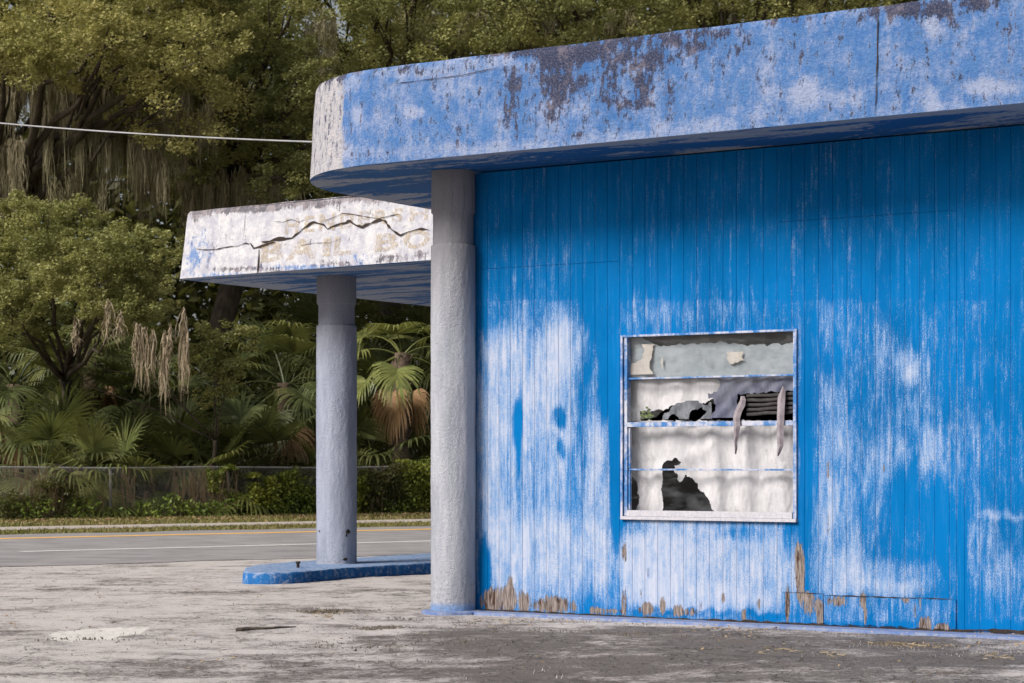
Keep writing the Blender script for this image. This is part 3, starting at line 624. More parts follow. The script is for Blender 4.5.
# rotted dark gap under the siding on the right
fissure([(2.2, .028), (3.1, .03), (3.7, .032), (4.4, .028), (4.6, .04), (4.75, .045), (5.4, .045), (7, .04)], .011, lambda t, z: .008, bld, name='rotten_edge', frame=W, seed=9)
fissure([(.03, .028), (.8, .03), (1.6, .026), (2.2, .026)], .006, lambda t, z: .008, bld, name='rotten_edge', frame=W, seed=10)

# ------------------------------------------------------------------ window
def mat_frame():
    g = G('window_frame_paint'); ob = g.obj(); a = g.noise(g.mp(ob, (6, 6, 2)), 1, 5, .7); f = g.noise(ob, 5, 10, .8); f2 = g.noise(ob, 28, 8, .8)
    v = g.ma('ADD', g.ma('MULTIPLY', a, .8), g.ma('MULTIPLY', f, .5)); v = g.ma('MULTIPLY_ADD', f2, .5, v)
    c = g.mix(g.sm(v, .80, 1.0), (0.03, 0.15, 0.40), (0.45, 0.46, 0.54)); g.bump(f, .3, .003); return g.fin(c, .6, .3)
MF = mat_frame()
win = MB()
fd0, fd1 = -.05, .022
win.box(W, WT0-.004, WT0+.016, fd0, fd1, WZ0, WZ1); win.box(W, WT0+.030, WT0+.056, fd0, fd1-.010, WZ0+.02, WZ1-.01); win.box(W, WT0+.016, WT0+.030, fd0, -.008, WZ0+.01, WZ1-.01)
win.box(W, WT1-.024, WT1+.004, fd0, fd1, WZ0, WZ1-.018)
win.box(W, WT0+.0165, WT1+.004, fd0, fd1-.003, WZ1-.016, WZ1+.001)
window = win.build('window', MF, bld)
window['label'] = 'window with peeling blue and white frame and torn curtains behind'
b = MB(); b.box(W, WT0+.057, WT1-.031, fd0, fd1+.004, WZ0+.016, WZ0+.066); b.box(W, WT0, WT1+.006, -.02, fd1+.014, WZ0-.012, WZ0+.015)
b.build('sill', mat_noise('sill_paint', (0.42, 0.41, 0.45), (0.52, 0.50, 0.54), 30, .6, .2, (0.22, 0.28, 0.42)), window, bevel=.002)
mats_m = MF
for z, h, pr in ((2.033, .0075, -.006), (1.645, .020, .012), (1.267, .0075, -.006)):
    k = MB(); k.box(W, WT0+.057, WT1-.031, -.035, pr, z-h, z+h); o = k.build('muntin' if h < .02 else 'meeting_rail', MF, window, bevel=.0015)
k = MB(); k.box(W, WT0+.058, WT0+.075, -.034, -.004, 1.28, 1.62); k.box(W, WT0+.058, WT0+.075, -.034, -.004, WZ0+.068, 1.255); k.build('sash_stile', MF, window)
def mat_glass():
    g = G('dusty_glass'); tr = g.n('ShaderNodeBsdfTransparent'); gl = g.n('ShaderNodeBsdfGlossy'); gl.inputs['Roughness'].default_value = .06
    df = g.n('ShaderNodeBsdfDiffuse'); df.inputs[0].default_value = (.40, .42, .46, 1); fr = g.n('ShaderNodeLayerWeight'); fr.inputs[0].default_value = .5; fz = g.ma('MULTIPLY_ADD', g.ma('POWER', fr.outputs['Facing'], 4.0),   .22, .015)
    d = g.noise(g.mp(g.obj(), (3, 3, 7)), 1, 6, .75)
    m1 = g.n('ShaderNodeMixShader'); g.put(m1.inputs[0], g.sm(d, .4, .75, .004, .09)); g.t.links.new(tr.outputs[0], m1.inputs[1]); g.t.links.new(df.outputs[0], m1.inputs[2])
    m2 = g.n('ShaderNodeMixShader'); g.put(m2.inputs[0], fz); g.t.links.new(m1.outputs[0], m2.inputs[1]); g.t.links.new(gl.outputs[0], m2.inputs[2])
    g.t.links.new(m2.outputs[0], g.out.inputs[0]); return g.m
MG = mat_glass()
GS = -.022
def pane(poly_tz): 
    m = MB(); n = len(poly_tz); vs = [W(t, GS, z) for t, z in poly_tz]+[W(t, GS-.004, z) for t, z in poly_tz]
    m.add(vs, [tuple(range(n)), tuple(range(n, 2*n))[::-1]]+[(i, (i+1) % n, n+(i+1) % n, n+i) for i in range(n)]); return m.build('pane', MG, window)
L_, R_ = WT0+.058, WT1-.032
pane([(L_, 2.044), (R_, 2.044), (R_, 2.383), (L_, 2.383)])
pane([(L_, 1.67)] + pts_on([(655,417),(668,404),(690,398),(712,404),(733,396),(748,385),(770,380),(792,378)], 0) + [(R_, 2.02), (L_, 2.02)])      # broken along its foot
pane([(L_+.018, 1.278), (R_, 1.278), (R_, 1.62), (L_+.018, 1.62)])
pane([(L_+.018, .925), (R_, .925), (R_, 1.256), (L_+.018, 1.256)])

# cloths behind the glass
def inside(poly, x, y):
    c = False; j = len(poly)-1
    for i in range(len(poly)):
        if (poly[i][1] > y) != (poly[j][1] > y) and x < (poly[j][0]-poly[i][0])*(y-poly[i][1])/(poly[j][1]-poly[i][1])+poly[i][0]: c = not c
        j = i
    return c
def cloth(name, px0, px1, py0, py1, s, foldf, holes, mat, label, cat, edge=None, step=.0055):
    a = px_to_plane(px0, py0, s); b = px_to_plane(px1, py1, s); t0, t1 = a[0], b[0]; z1 = EYE+(HZ-py0)/FPX*17.6; z0 = EYE+(HZ-py1)/FPX*17.6
    ts = np.arange(t0, t1, step); zs = np.arange(z0, z1, step); vs = []; keep = []
    for z in zs:
        for t in ts:
            f = foldf(t, z); p = W(t, s+f, z); vs.append(p); x, y = pxl(W(t, s, z))
            jx = 1.8*mnoise.noise(Vector((x*.22, y*.22, 0)))+.5*mnoise.noise(Vector((x*1.1, y*1.1, 0))); jy = 2.2*mnoise.noise(Vector((x*.2, y*.2, 7)))+.5*mnoise.noise(Vector((x*1.2, y*1.2, 7)))
            k = not any(inside(h, x+jx, y+jy) for h in holes)
            if edge and not edge(x, y): k = False
            keep.append(k)
    n = len(ts); fs = []
    for j in range(len(zs)-1):
        for i in range(n-1):
            q = (j*n+i, j*n+i+1, (j+1)*n+i+1, (j+1)*n+i)
            if all(keep[v] for v in q): fs.append(q)
    me = mesh(name, vs, fs, True); bm = bmesh.new(); bm.from_mesh(me); bmesh.ops.delete(bm, geom=[v for v in bm.verts if not v.link_faces], context='VERTS'); bm.to_mesh(me); bm.free()
    return tag(link(name, me, mat), label, cat)
def mat_cloth(name, c1, c2, c3, tr=.25, sc_=(10, 10, 3)):
    g = G(name); ob = g.obj(); a = g.noise(g.mp(ob, sc_), 1, 6, .7); b_ = g.noise(g.mp(ob, (3, 3, 3)), 1, 5, .7)
    c = g.mix(g.sm(a, .35, .65), c1, c2); c = g.mix(g.sm(b_, .55, .68, 0, .7), c, c3); g.bump(a, .4, .01); return g.fin(c, .9, .1)
def foldA(t, z):
    d = t-1.5+.012*math.sin(z*9)
    r = .020*math.sin(d*19+1.5*mnoise.noise(Vector((d*2, z, 0)))*2)+.006*math.sin(d*43+z*3)+.008*mnoise.noise(Vector((d*14, z*3, 1)))+.004*mnoise.noise(Vector((d*40, z*16, 3)))
    swag = 0
    if z < 1.62: # diagonal swag gathers
        e = (z-1.28)-(d-.35)*.42
        swag = .022*math.exp(-(e/.07)**2)*sst(d, .1, .3)*(1-sst(d, .7, .95))
    return r*(.5+.5*sst(z, 2.3, 1.2))+swag - .02
holeA = [(663,470),(664,463),(676,459),(682,462),(674,466),(676,476),(679,484),(684,475),(692,480),(698,492),(707,499),(713,512),(663,513),(662,490)]
holeB = [(639,412),(655,410),(662,411),(673,405),(680,409),(688,408),(704,404),(712,399),(722,402),(730,394),(748,390),(797,390),(797,420),(640,420)]
holeC = [(632,476),(637,486),(638,500),(634,512),(630,512),(630,476)]
cloth('curtain', 629, 797, 366, 514, -.110, foldA, [holeA, holeB, holeC], mat_cloth('curtain_cloth', (0.58, 0.57, 0.60), (0.45, 0.445, 0.47), (0.29, 0.28, 0.29)), 'torn white curtain with a dark hole, hanging behind the lower window panes', 'curtain')
foldB = lambda t, z: .012*mnoise.noise(Vector((t*3, z*5, 0)))+.006*mnoise.noise(Vector((t*16, z*12, 0)))
cloth('window_covering', 629, 797, 330, 378, -.075, foldB, [[(628,325),(800,325),(800,342),(750,345),(720,341),(660,346),(640,336),(628,338)]], mat_cloth('grey_sheeting', (0.20, 0.235, 0.26), (0.27, 0.30, 0.33), (0.15, 0.17, 0.19), sc_=(5, 5, 9)), 'grey blue plastic sheeting behind the top window pane, fraying along its lower edge', 'sheeting')
cloth('paper_scrap', 630, 663, 342, 373, -.045, lambda t, z: .01*math.sin(t*30+z*9), [[(628,340),(640,341),(645,349),(640,360),(632,363),(628,372)],[(655,340),(664,340),(664,352),(659,362),(664,374),(655,374),(650,368)]], mat_cloth('old_paper', (0.45, 0.42, 0.39), (0.36, 0.33, 0.31), (0.28, 0.26, 0.24)), 'crumpled beige paper scrap at the top left corner of the window', 'paper')
cloth('paper_scrap', 725, 746, 353, 365, -.050, lambda t, z: .004*math.sin(t*40), [[(724,352),(727,355),(726,361),(730,364),(735,366),(724,367)],[(744,352),(742,358),(747,362),(747,352)],[(735,363),(747,360),(747,367),(735,367)]], mat_cloth('small_paper', (0.45, 0.42, 0.39), (0.38, 0.36, 0.33), (0.3, 0.28, 0.26)), 'small torn beige paper scrap stuck near the middle of the top window pane', 'paper')
cloth('window_covering', 708, 797, 378, 418, -.062, lambda t, z: .008*mnoise.noise(Vector((t*9, z*9, 0)))+.006*math.sin((t-z)*40), [[(706,376),(716,376),(720,384),(716,392),(706,394)],[(738,395),(798,391),(798,420),(738,420)],[(700,400),(712,398),(716,408),(706,420),(700,420)]], mat_cloth('purple_plastic', (0.08, 0.085, 0.13), (0.15, 0.16, 0.21), (0.04, 0.04, 0.06)), 'dark purple grey plastic film sagging in the second pane from the top', 'sheeting')
cloth('window_covering', 662, 712, 400, 419, -.062, lambda t, z: .012*mnoise.noise(Vector((t*14, z*14, 0))), [[(660,398),(690,398),(676,404),(664,413),(660,420)],[(697,398),(714,398),(714,402),(703,405)],[(688,419),(692,411),(701,408),(706,412),(699,420)],[(668,420),(672,415),(679,416),(680,420)]], mat_cloth('crumpled_film', (0.07, 0.075, 0.09), (0.20, 0.21, 0.24), (0.03, 0.03, 0.035)), 'crumpled grey film scraps lying along the foot of the second pane', 'sheeting')
# collapsed dark blind: a stack of slats
bl = empty('collapsed_blind', W(2.85, -.05, 1.72), 'blackened collapsed blind stacked in the right of the second window pane', 'blind')
for k, y in enumerate((396, 400.5, 405, 409.5, 414)):
    a = px_to_plane(747, y-(.0), -.05); c_ = px_to_plane(795, y-2.2, -.05); m = MB(); vs = []
    for i in range(13):
        f = i/12; t = a[0]+(c_[0]-a[0])*f; z = a[1]+(c_[1]-a[1])*f+.003*math.sin(f*9+k)+.003*mnoise.noise(Vector((f*6, k, 0)))
        vs += [W(t, -.075, z+.008), W(t, -.04, z+.012), W(t, -.037, z-.006), W(t, -.04, z-.014), W(t, -.075, z-.014)]
    m.add(vs, [(5*i+j, 5*i+5+j, 5*i+5+(j+1) % 5, 5*i+(j+1) % 5) for i in range(12) for j in range(5)]); m.build('slat', M['blind'], bl)
# torn strips hanging outside over the rails
def ribbon(name, pts, label, seed):
    m = MB(); vs = []; rnd = random.Random(seed)
    for (x, y, w_, s) in pts:
        t, z = px_to_plane(x, y, s); h = w_/FPX*17.4/.85
        vs += [W(t-h/2, s+.004, z), W(t, s+.013, z), W(t+h/2, s-.006, z), W(t, s-.002, z)]
    n = len(pts); m.add(vs, [(4*i+j, 4*i+4+j, 4*i+4+(j+1) % 4, 4*i+(j+1) % 4) for i in range(n-1) for j in range(4)]+[(0,1,2,3), tuple(4*(n-1)+j for j in range(4))])
    return tag(m.build(name, M['stripcloth']), label, 'strip')
ribbon('torn_strip', [(742.5,396,3,-.02),(743,400,5,-.005),(741,406,7,.0),(738,412,6.5,.012),(736.5,418,6,.034),(737,426,5.5,.04),(736.5,434,4.5,.034),(735.5,442,3,.03),(736,448,2,.03),(735.5,454,.8,.03)], 'twisted grey strip hanging over the middle window rail, left of the other', 1)
ribbon('torn_strip', [(783.5,386,1.2,-.01),(783,391,4,.0),(781.5,397,6.5,.004),(781,405,6.4,.01),(780.6,415,6.2,.03),(780.4,425,6,.034),(780.2,436,6,.03),(780.4,446,5,.03),(779,452,3,.03),(778,456,.8,.03)], 'straight pale grey strip hanging at the right of the window, narrowing to a point', 2)
# small plant growing inside the hole in the second pane
pl = empty('creeper_sprig', W(1.66, -.05, 1.66), 'little green creeper sprig poking through the broken second pane at its left foot', 'plant')
rnd = random.Random(5); m = MB()
for k in range(26):
    x = 640+rnd.random()*13; y = 418-rnd.random()*11*(1-abs(x-646)/12); t, z = px_to_plane(x, y, -.05); r = rnd.uniform(.008, .02); a = rnd.random()*6.28
    c0 = Vector(W(t, -.05+rnd.uniform(-.02, .01), z)); u = Vector((math.cos(a), rnd.uniform(-.5, .5), math.sin(a)))*r; v = Vector((-math.sin(a), rnd.uniform(-.5, .5), math.cos(a)))*r*.7
    m.add([c0-u, c0-v, c0+u, c0+v], [(0,1,2,3)])
m.build('leaves', M['weed'], pl)

# ------------------------------------------------------------------ far canopy and its column, on its island
can = empty('entrance_canopy', W(-4.87, -4.35, 0), 'white peeling concrete canopy with cracked fascia and faded lettering on one round column', 'canopy')
CW = [(200,250,14,22,.35),(190,262,8,14,.3),(230,276,50,4,.42),(330,268,100,5,.5),(360,258,30,6,.3),(420,258,30,5,.25),(212,262,5,14,.2)]
CB = [(280,207,90,4,.36),(340,202,90,4,.34),(240,210,50,4,.4),(200,216,12,6,.3),(194,225,5,18,.25),(250,268,40,3,.3),(335,264,30,4,.5),(390,259,22,6,.5),(420,256,12,4,.45),(285,271,22,4,.4),(240,270,40,3,.3),(210,255,3,16,.3),(230,238,26,18,.10),(275,238,20,20,.08),(420,250,20,4,.25),(365,197,16,3,.5),(305,222,8,5,.2),(360,215,30,8,.12),(208,225,3,22,.12)]
CT = [(320,215,14,7,.35),(350,215,20,8,.30),(385,213,20,8,.25),(300,245,26,12,.30),(268,250,20,10,.25),(420,240,20,9,.2),(312,252,12,8,.2)]
def far_wear(x, y, f, arc, t, s):
    if s > -4.2 and t < -1.5:
        n1 = 4*mnoise.noise(Vector((x*.07, y*.07, 0)))
        return -.1+1.6*blobs(CW, x+n1, y), -.14+1.7*blobs(CB, x+n1, y+n1*.3)+.75*sst(f, .84, 1), blobs(CT, x, y)-.1
    return (.3 if f < .3 else 0), .2+.2*f, 0
OUT2 = rounded(-6.44, -.03, -9.6, -3.30, .10, .3)
cz = lambda t, s: .035*(t+6.25)/3.5 if t < -.03 else .06
slab('canopy', OUT2, .10, 3.49, 4.29, M['wstucco'], can, far_wear, lambda r, t, s: (.42+.3*(r > .9), 0), zadd=cz)
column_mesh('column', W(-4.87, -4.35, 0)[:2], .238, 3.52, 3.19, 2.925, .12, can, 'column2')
# chips on the far column's foot
def chips(specs, c, r, parent):
    rnd = random.Random(4)
    for (px_, py_, rx, rz) in specs:
        m = MB()
        Yc = c[1]-r; x = (px_-512)/FPX*Yc; sn = max(-1, min(1, (x-c[0])/r)); a0 = math.asin(sn); z = EYE+(HZ-py_)/FPX*(c[1]-r*math.cos(a0)); n = 9; vs = []
        for k in range(n):
            q = 2*math.pi*k/n; jr = rnd.uniform(.55, 1.2); a = a0+math.cos(q)*rx*jr/r/86; zz = z+math.sin(q)*rz*jr/86
            vs.append((c[0]+(r+.006)*math.sin(a), c[1]-(r+.006)*math.cos(a), zz))
        m.add(vs, [tuple(range(n))]); m.build('render_chip', M['dark'], parent)
chips([(347.5,531,3.6,2.6),(346,535,1.3,1.8),(319,531,1.0,1.5),(345,559,3.0,1.6)], W(-4.87, -4.35, 0)[:2], .238, can)
# crack in the fascia
ff_ = lambda t, z: -3.30-.10*(z-3.49-cz(t, 0))/.80+.006
SF = -3.34
fissure(pts_on([(280,239.5),(292,238),(299,232),(306,226),(313,222),(323,224),(327,229),(336,225),(345,222.5),(349,221),(356,225),(362,227),(370,223),(379,219.5),(385,221),(388,226),(393,230),(401,235.5),(409,232),(418,229),(430,230)], SF), .011, ff_, can, frame=W, seed=11)
fissure(pts_on([(262,242),(270,241),(279,239),(292,238.5)], SF), .020, ff_, can, frame=W, seed=12)
fissure(pts_on([(250,243),(254,248),(262,246),(270,243.5),(276,242)], SF), .014, ff_, can, frame=W, seed=13)
fissure(pts_on([(196,249),(206,250),(216,249.5),(227,247),(238,246),(246,243),(250,244)], SF), .005, ff_, can, frame=W, seed=14)
fissure(pts_on([(260,249),(260.5,262),(259.5,276)], SF), .008, ff_, can, frame=W, seed=15)
fissure(pts_on([(320,222),(333,217),(341,213),(350,214),(362,216),(378,218.5),(392,215),(400,214)], SF), .004, ff_, can, frame=W, seed=16)
fissure(pts_on([(300,246),(315,243),(330,243),(342,239)], SF), .0022, ff_, can, frame=W, seed=17)
fissure(pts_on([(243,211),(243.5,236)], SF), .0026, ff_, can, frame=W, seed=18)
fissure(pts_on([(427,254),(428,264)], SF), .004, ff_, can, frame=W, seed=19)
fissure(pts_on([(272,221),(282,222),(290,219),(298,222),(304,219)], SF), .0028, ff_, can, frame=W, seed=20)
# faded lettering
def mat_letters():
    g = G('faded_lettering'); ob = g.obj(); a = g.noise(g.mp(ob, (8, 8, 8)), 1, 6, .7); f = g.noise(g.mp(ob, (45, 45, 30)), 1, 4, .8)
    g.fin(g.mix(g.sm(a, .35, .65), (0.42, 0.32, 0.20), (0.50, 0.42, 0.31)), .9, .1)
    tr = g.n('ShaderNodeBsdfTransparent'); mx = g.n('ShaderNodeMixShader'); v = g.ma('MULTIPLY_ADD', g.ma('SUBTRACT', f, .5), 2.2, a)
    g.put(mx.inputs[0], g.sm(v, .32, .70, .04, .64)); g.t.links.new(tr.outputs[0], mx.inputs[1]); g.t.links.new(g.b.outputs[0], mx.inputs[2]); g.t.links.new(mx.outputs[0], g.out.inputs[0]); return g.m
ML = mat_letters()
def letter(ch, x0, x1, y0, y1):
    cu = bpy.data.curves.new('letter', 'FONT'); cu.body = ch; cu.offset = .032; cu.size = 1; cu.resolution_u = 3
    ob = bpy.data.objects.new('letter', cu); C.objects.link(ob); bpy.context.view_layer.update()
    dg = bpy.context.evaluated_depsgraph_get(); me = bpy.data.meshes.new_from_object(ob.evaluated_get(dg)); bpy.data.objects.remove(ob)
    co = np.array([v.co[:] for v in me.vertices]); mn, mx = co.min(0), co.max(0)
    a = px_to_plane(x0, y1, SF); b_ = px_to_plane(x1, y0, SF); am = px_to_plane(x1, y1, SF)
    for v in me.vertices:
        u = (v.co.x-mn[0])/(mx[0]-mn[0]+1e-9); q = (v.co.y-mn[1])/(mx[1]-mn[1]+1e-9)
        X = x0+(x1-x0)*u; slope = -.085*(X-x0); t, z = px_to_plane(X, y1+(y0-y1)*q+slope, SF)
        v.co = W(t, ff_(t, z)+.002, z)
    link('letter', me, ML, can)
for ch, x0, x1, y0, y1 in [('B',262,284,242,263),('A',287,318,240,261),('I',324,331.5,238.5,257),('L',335,352,237,256),('B',376,399,234,252),('O',404,431,230.5,250),
                           ('H',284,298,217,234),('E',303,314,215.5,232.5),('N',318,334,214,231),('D',339,353,212.5,229),('E',357,369,211,226),('R',373,387,210,224.5),('S',391,402,208,222.5),('H',408.5,427,207,221)]:
    letter(ch, x0, x1, y0, y1)

# pump island
isl = empty('pump_island', W(-4.8, -5, 0), 'low blue painted concrete island under the round canopy column', 'kerb island')
P = [(-4.13,-9.5),(-4.14,-5.3),(-4.13,-3.9),(-4.08,-3.0),(-4.07,-2.72),(-4.12,-2.5),(-4.25,-2.32),(-4.45,-2.24),(-4.62,-2.34),(-4.85,-2.62),(-5.15,-3.0),(-5.45,-3.5),(-5.58,-4.2),(-5.6,-5),(-5.6,-9.5)]
Q = []
for i in range(len(P)-1):
    n = max(1, int(math.dist(P[i], P[i+1])/.09))
    for k in range(n): Q.append((P[i][0]+(P[i+1][0]-P[i][0])*k/n, P[i][1]+(P[i+1][1]-P[i][1])*k/n))
Q.append(P[-1]); n = len(Q); cxq, cyq = -4.85, -5.9; m = MB(); vs = []
for (ins, z) in ((-.01, -.03), (0, .10), (.02, .125), (.05, .132), (.3, .134)):
    for (t, s) in Q:
        d = math.hypot(t-cxq, s-cyq); k = 1-ins/d; e = .012*mnoise.noise(Vector((t*5, s*5, z*9))) if z < .13 else 0
        vs.append(W(cxq+(t-cxq)*k+e, cyq+(s-cyq)*k+e, z+(.008*mnoise.noise(Vector((t*4, s*4, 1))) if z > .05 else 0)))
m.add(vs, [(j*n+i, j*n+(i+1) % n, (j+1)*n+(i+1) % n, (j+1)*n+i) for j in range(4) for i in range(n)]+[tuple(4*n+i for i in range(n))])
m.build('kerb', M['curb'], isl, smooth=True)
bp = at(298, 567.5, 24.0); m = MB(); m.tube([(bp[0], bp[1], .12), (bp[0], bp[1], .19)], .018, 8); m.tube([(bp[0], bp[1], .185), (bp[0], bp[1], .205)], .028, 8)
m.build('pipe_stub', M['dark'], isl)

# ------------------------------------------------------------------ cable
m = MB(); A = Vector(at(316.5, 142, 19.6)); B = Vector(at(-330, 76, 30)); pts = []
for i in range(61):
    f = i/60; p = A.lerp(B, f); p.z -= .35*4*f*(1-f)*.45; pts.append(p)
m.tube([A+Vector((.25, .15, 0))]+pts, .0085, 6)
tag(m.build('overhead_cable', M['cable'], smooth=True), 'thin pale overhead cable running left from the rounded roof corner', 'cable')

# ------------------------------------------------------------------ foliage builders
def quads(c, u, v, leafshape=True):
    """c, u, v: (n,3) arrays -> pointed leaf quads"""
    n = len(c); V = np.empty((n, 4, 3)); V[:, 0] = c-u; V[:, 1] = c-v*.9+u*.1; V[:, 2] = c+u; V[:, 3] = c+v*.9+u*.1
    return V.reshape(-1, 3)
def quadmesh(name, V):
    n = len(V)//4; me = bpy.data.meshes.new(name); me.vertices.add(n*4); me.vertices.foreach_set('co', V.astype(np.float32).ravel())
    me.loops.add(n*4); me.loops.foreach_set('vertex_index', np.arange(n*4, dtype=np.int32)); me.polygons.add(n)
    me.polygons.foreach_set('loop_start', np.arange(0, n*4, 4, dtype=np.int32)); me.polygons.foreach_set('loop_total', np.full(n, 4, dtype=np.int32))
    me.update(calc_edges=True); return me
def rdir(rg, n):
    d = rg.normal(size=(n, 3)); return d/np.linalg.norm(d, axis=1)[:, None]
def leaves_at(rg, pts, size, up=.5):
    n = len(pts); nor = rdir(rg, n); nor[:, 2] = np.abs(nor[:, 2])+up; nor /= np.linalg.norm(nor, axis=1)[:, None]
    a = rdir(rg, n); u = np.cross(nor, a); u /= np.linalg.norm(u, axis=1)[:, None]+1e-9; v = np.cross(nor, u)
    s = size*rg.uniform(.55, 1.25, n)[:, None]; return quads(pts, u*s, v*s*.55)
def crown_points(rg, bl, n, sub=22, squash=.75):
    """bl: (x,y,z,r). clumped points over each blob's shell"""
    w_ = np.array([b[3]**2 for b in bl]); w_ /= w_.sum(); out = []
    for b, ww in zip(bl, w_):
        k = max(6, int(n*ww)); r = b[3]; ns = sub; d = rdir(rg, ns); d[:, 2] = d[:, 2]*squash+.12
        cen = np.array(b[:3])+d*r*rg.uniform(.55, 1.0, ns)[:, None]; rs = r*rg.uniform(.16, .36, ns)
        i = rg.integers(0, ns, k); q = rdir(rg, k)*np.power(rg.uniform(0, 1, k), .45)[:, None]; q[:, 2] *= .65
        out.append(cen[i]+q*rs[i][:, None])
    return np.concatenate(out)
def moss_mesh(rg, anchors, per=26):
    """anchors: (x,y,z,len,width)"""
    V = []
    for (x, y, z, L, wd) in anchors:
        k = int(per*1.7*(.5+wd)); 
        for _ in range(k):
            px_, py_ = x+max(-1.2, min(1.2, rg.normal()))*wd*.4, y+max(-1.2, min(1.2, rg.normal()))*wd*.3; l = L*rg.uniform(.35, 1.0)*math.exp(-((px_-x)/(wd+.01))**2*.6); seg = 6; ang = rg.uniform(0, 3.14); w0 = rg.uniform(.006, .020); ox, oy = 0., 0.
            z0 = z+rg.uniform(-.25, .25)
            for sgi in range(seg):
                f0, f1 = sgi/seg, (sgi+1)/seg; a0 = w0*(1-f0*.7); a1 = w0*(1-f1*.85); nx, ny = ox+rg.normal()*.03, oy+rg.normal()*.03; c_, s_ = math.cos(ang), math.sin(ang)
                V += [(px_+ox-c_*a0, py_+oy-s_*a0, z0-l*f0), (px_+ox+c_*a0, py_+oy+s_*a0, z0-l*f0), (px_+nx+c_*a1, py_+ny+s_*a1, z0-l*f1), (px_+nx-c_*a1, py_+ny-s_*a1, z0-l*f1)]
                ox, oy = nx, ny; ang += rg.normal()*.4
    return quadmesh('hanging_moss', np.array(V))
def limb_path(a, b, rnd, sag=.1, n=7):
    a = Vector(a); b = Vector(b); L = (b-a).length; P = []
    for i in range(n+1):
        f = i/n; p = a.lerp(b, f); p.z += math.sin(f*math.pi)*L*sag; p += Vector((rnd.uniform(-1, 1), rnd.uniform(-1, 1), rnd.uniform(-1, 1)))*L*.035*(0 < i < n); P.append(p)
    return P
def tree(name, base, fork, bl, n, leaf, mleaf, label, cat='tree', group='oaks beyond the fence', tr=.45, seed=1, moss=None, mossmat='moss', mainlimbs=None, sub=22, extra_paths=()):
    rnd = random.Random(seed); rg = np.random.default_rng(seed)
    root = empty(name, base, label, cat, group); m = MB()
    m.tube(limb_path(base, fork, rnd, 0), [tr*1.35, tr*1.05, tr*.95, tr*.9, tr*.85, tr*.82, tr*.8, tr*.78], 12, jit=.08, rnd=rnd)
    for b in (mainlimbs or bl[::2]):
        L = (Vector(b[:3])-Vector(fork)).length; r0 = tr*.33*min(1, .5+L/12); m.tube(limb_path(fork, b[:3], rnd, rnd.uniform(-.06, .14)), [r0*(1-.85*i/7) for i in range(8)], 8, jit=.1, rnd=rnd)
        for _ in range(3):
            c = Vector(b[:3])+Vector((rnd.uniform(-1, 1), rnd.uniform(-1, 1), rnd.uniform(-.3, .8)))*b[3]*.8; st = Vector(fork).lerp(Vector(b[:3]), rnd.uniform(.5, .9)); m.tube(limb_path(st, c, rnd, .05, 4), [r0*.28, r0*.2, r0*.15, r0*.1, .01], 5)
    for pth, r0, r1 in extra_paths:
        k = len(pth); m.tube(pth, [r0+(r1-r0)*i/(k-1) for i in range(k)], 9, jit=.1, rnd=rnd)
    m.build('trunk', M['bark'], root, smooth=True)
    V = leaves_at(rg, crown_points(rg, bl, n, sub), leaf); link('crown', quadmesh('crown', V), M[mleaf], root)
    if moss and mossmat == 'moss': link('hanging_moss', moss_mesh(rg, moss), M[mossmat], root)
    elif moss:
        for grp in [[a_] for a_ in moss]: link('hanging_moss', moss_mesh(rg, grp, 34), M[mossmat], root)
    return root
def pxblobs(seed, x0, x1, y0, y1, Y, k, rmin, rmax, dY=3.5, avoid=()):
    rnd = random.Random(seed); out = []; tries = 0
    while len(out) < k and tries < 4000:
        tries += 1; x, y = rnd.uniform(x0, x1), rnd.uniform(y0, y1)
        if any(math.hypot(x-a[0], y-a[1]) < a[2] for a in avoid): continue
        yy = Y+rnd.uniform(-dY, dY); p = at(x, y, yy); r = rnd.uniform(rmin, rmax)
        if any(math.dist(p, o[:3]) < .55*(r+o[3]) for o in out) and tries < 3000: continue
        out.append((*p, r))
    return out
def pxmoss(seed, specs, Y):
    """(px, py_top, length_px, width_px, count)"""
    rnd = random.Random(seed); out = []
    for (x, y, L, wd, k) in specs:
        for _ in range(k):
            yy = Y+rnd.uniform(-1.5, 1.5); p = at(x+rnd.uniform(-wd, wd), y+rnd.uniform(-8, 8), yy); out.append((*p, L*rnd.uniform(.6, 1.1)*yy/FPX, rnd.uniform(.1, .28)))
    return out
SKY = [(72,102,32),(26,108,14),(102,66,12),(318,28,30),(340,45,16)]
# tall warm-lit oak, upper left
tree('live_oak', at(-40, 500, 57)[:2]+(0,), at(-20, 230, 57), pxblobs(3, -150, 235, -60, 110, 56, 34, 1.0, 1.9, avoid=SKY)+pxblobs(33, 10, 230, 15, 60, 53, 9, .9, 1.4, 1.5, avoid=SKY), 130000, .058, 'oakleaf',
     'tall yellow green live oak hung with long grey brown moss at the far left', tr=.55, seed=3,
     moss=pxmoss(3, [(60,85,110,26,34),(12,150,70,18,26),(95,95,95,18,26),(122,105,105,18,22),(25,70,60,20,16),(170,100,80,20,16),(200,110,80,16,10),(70,190,40,30,14),(150,130,70,14,9),(45,110,90,14,9),(85,180,40,20,10),(170,150,60,14,8),(30,165,55,14,9),(8,90,50,8,5),(-20,100,80,30,10)], 56.5),
     extra_paths=[([at(-10,190,56.5), at(20,178,56), at(45,162,56), at(70,152,56), at(85,150,56.3)], .26, .12), ([at(80,75,57), at(100,84,57), at(125,82,57), at(150,78,57)], .17, .07), ([at(130,165,58), at(142,110,58), at(140,50,58.5), at(150,0,59)], .2, .08), ([at(0,150,57), at(24,85,57.4), at(60,72,57.5), at(110,80,57.6)], .2, .08)])
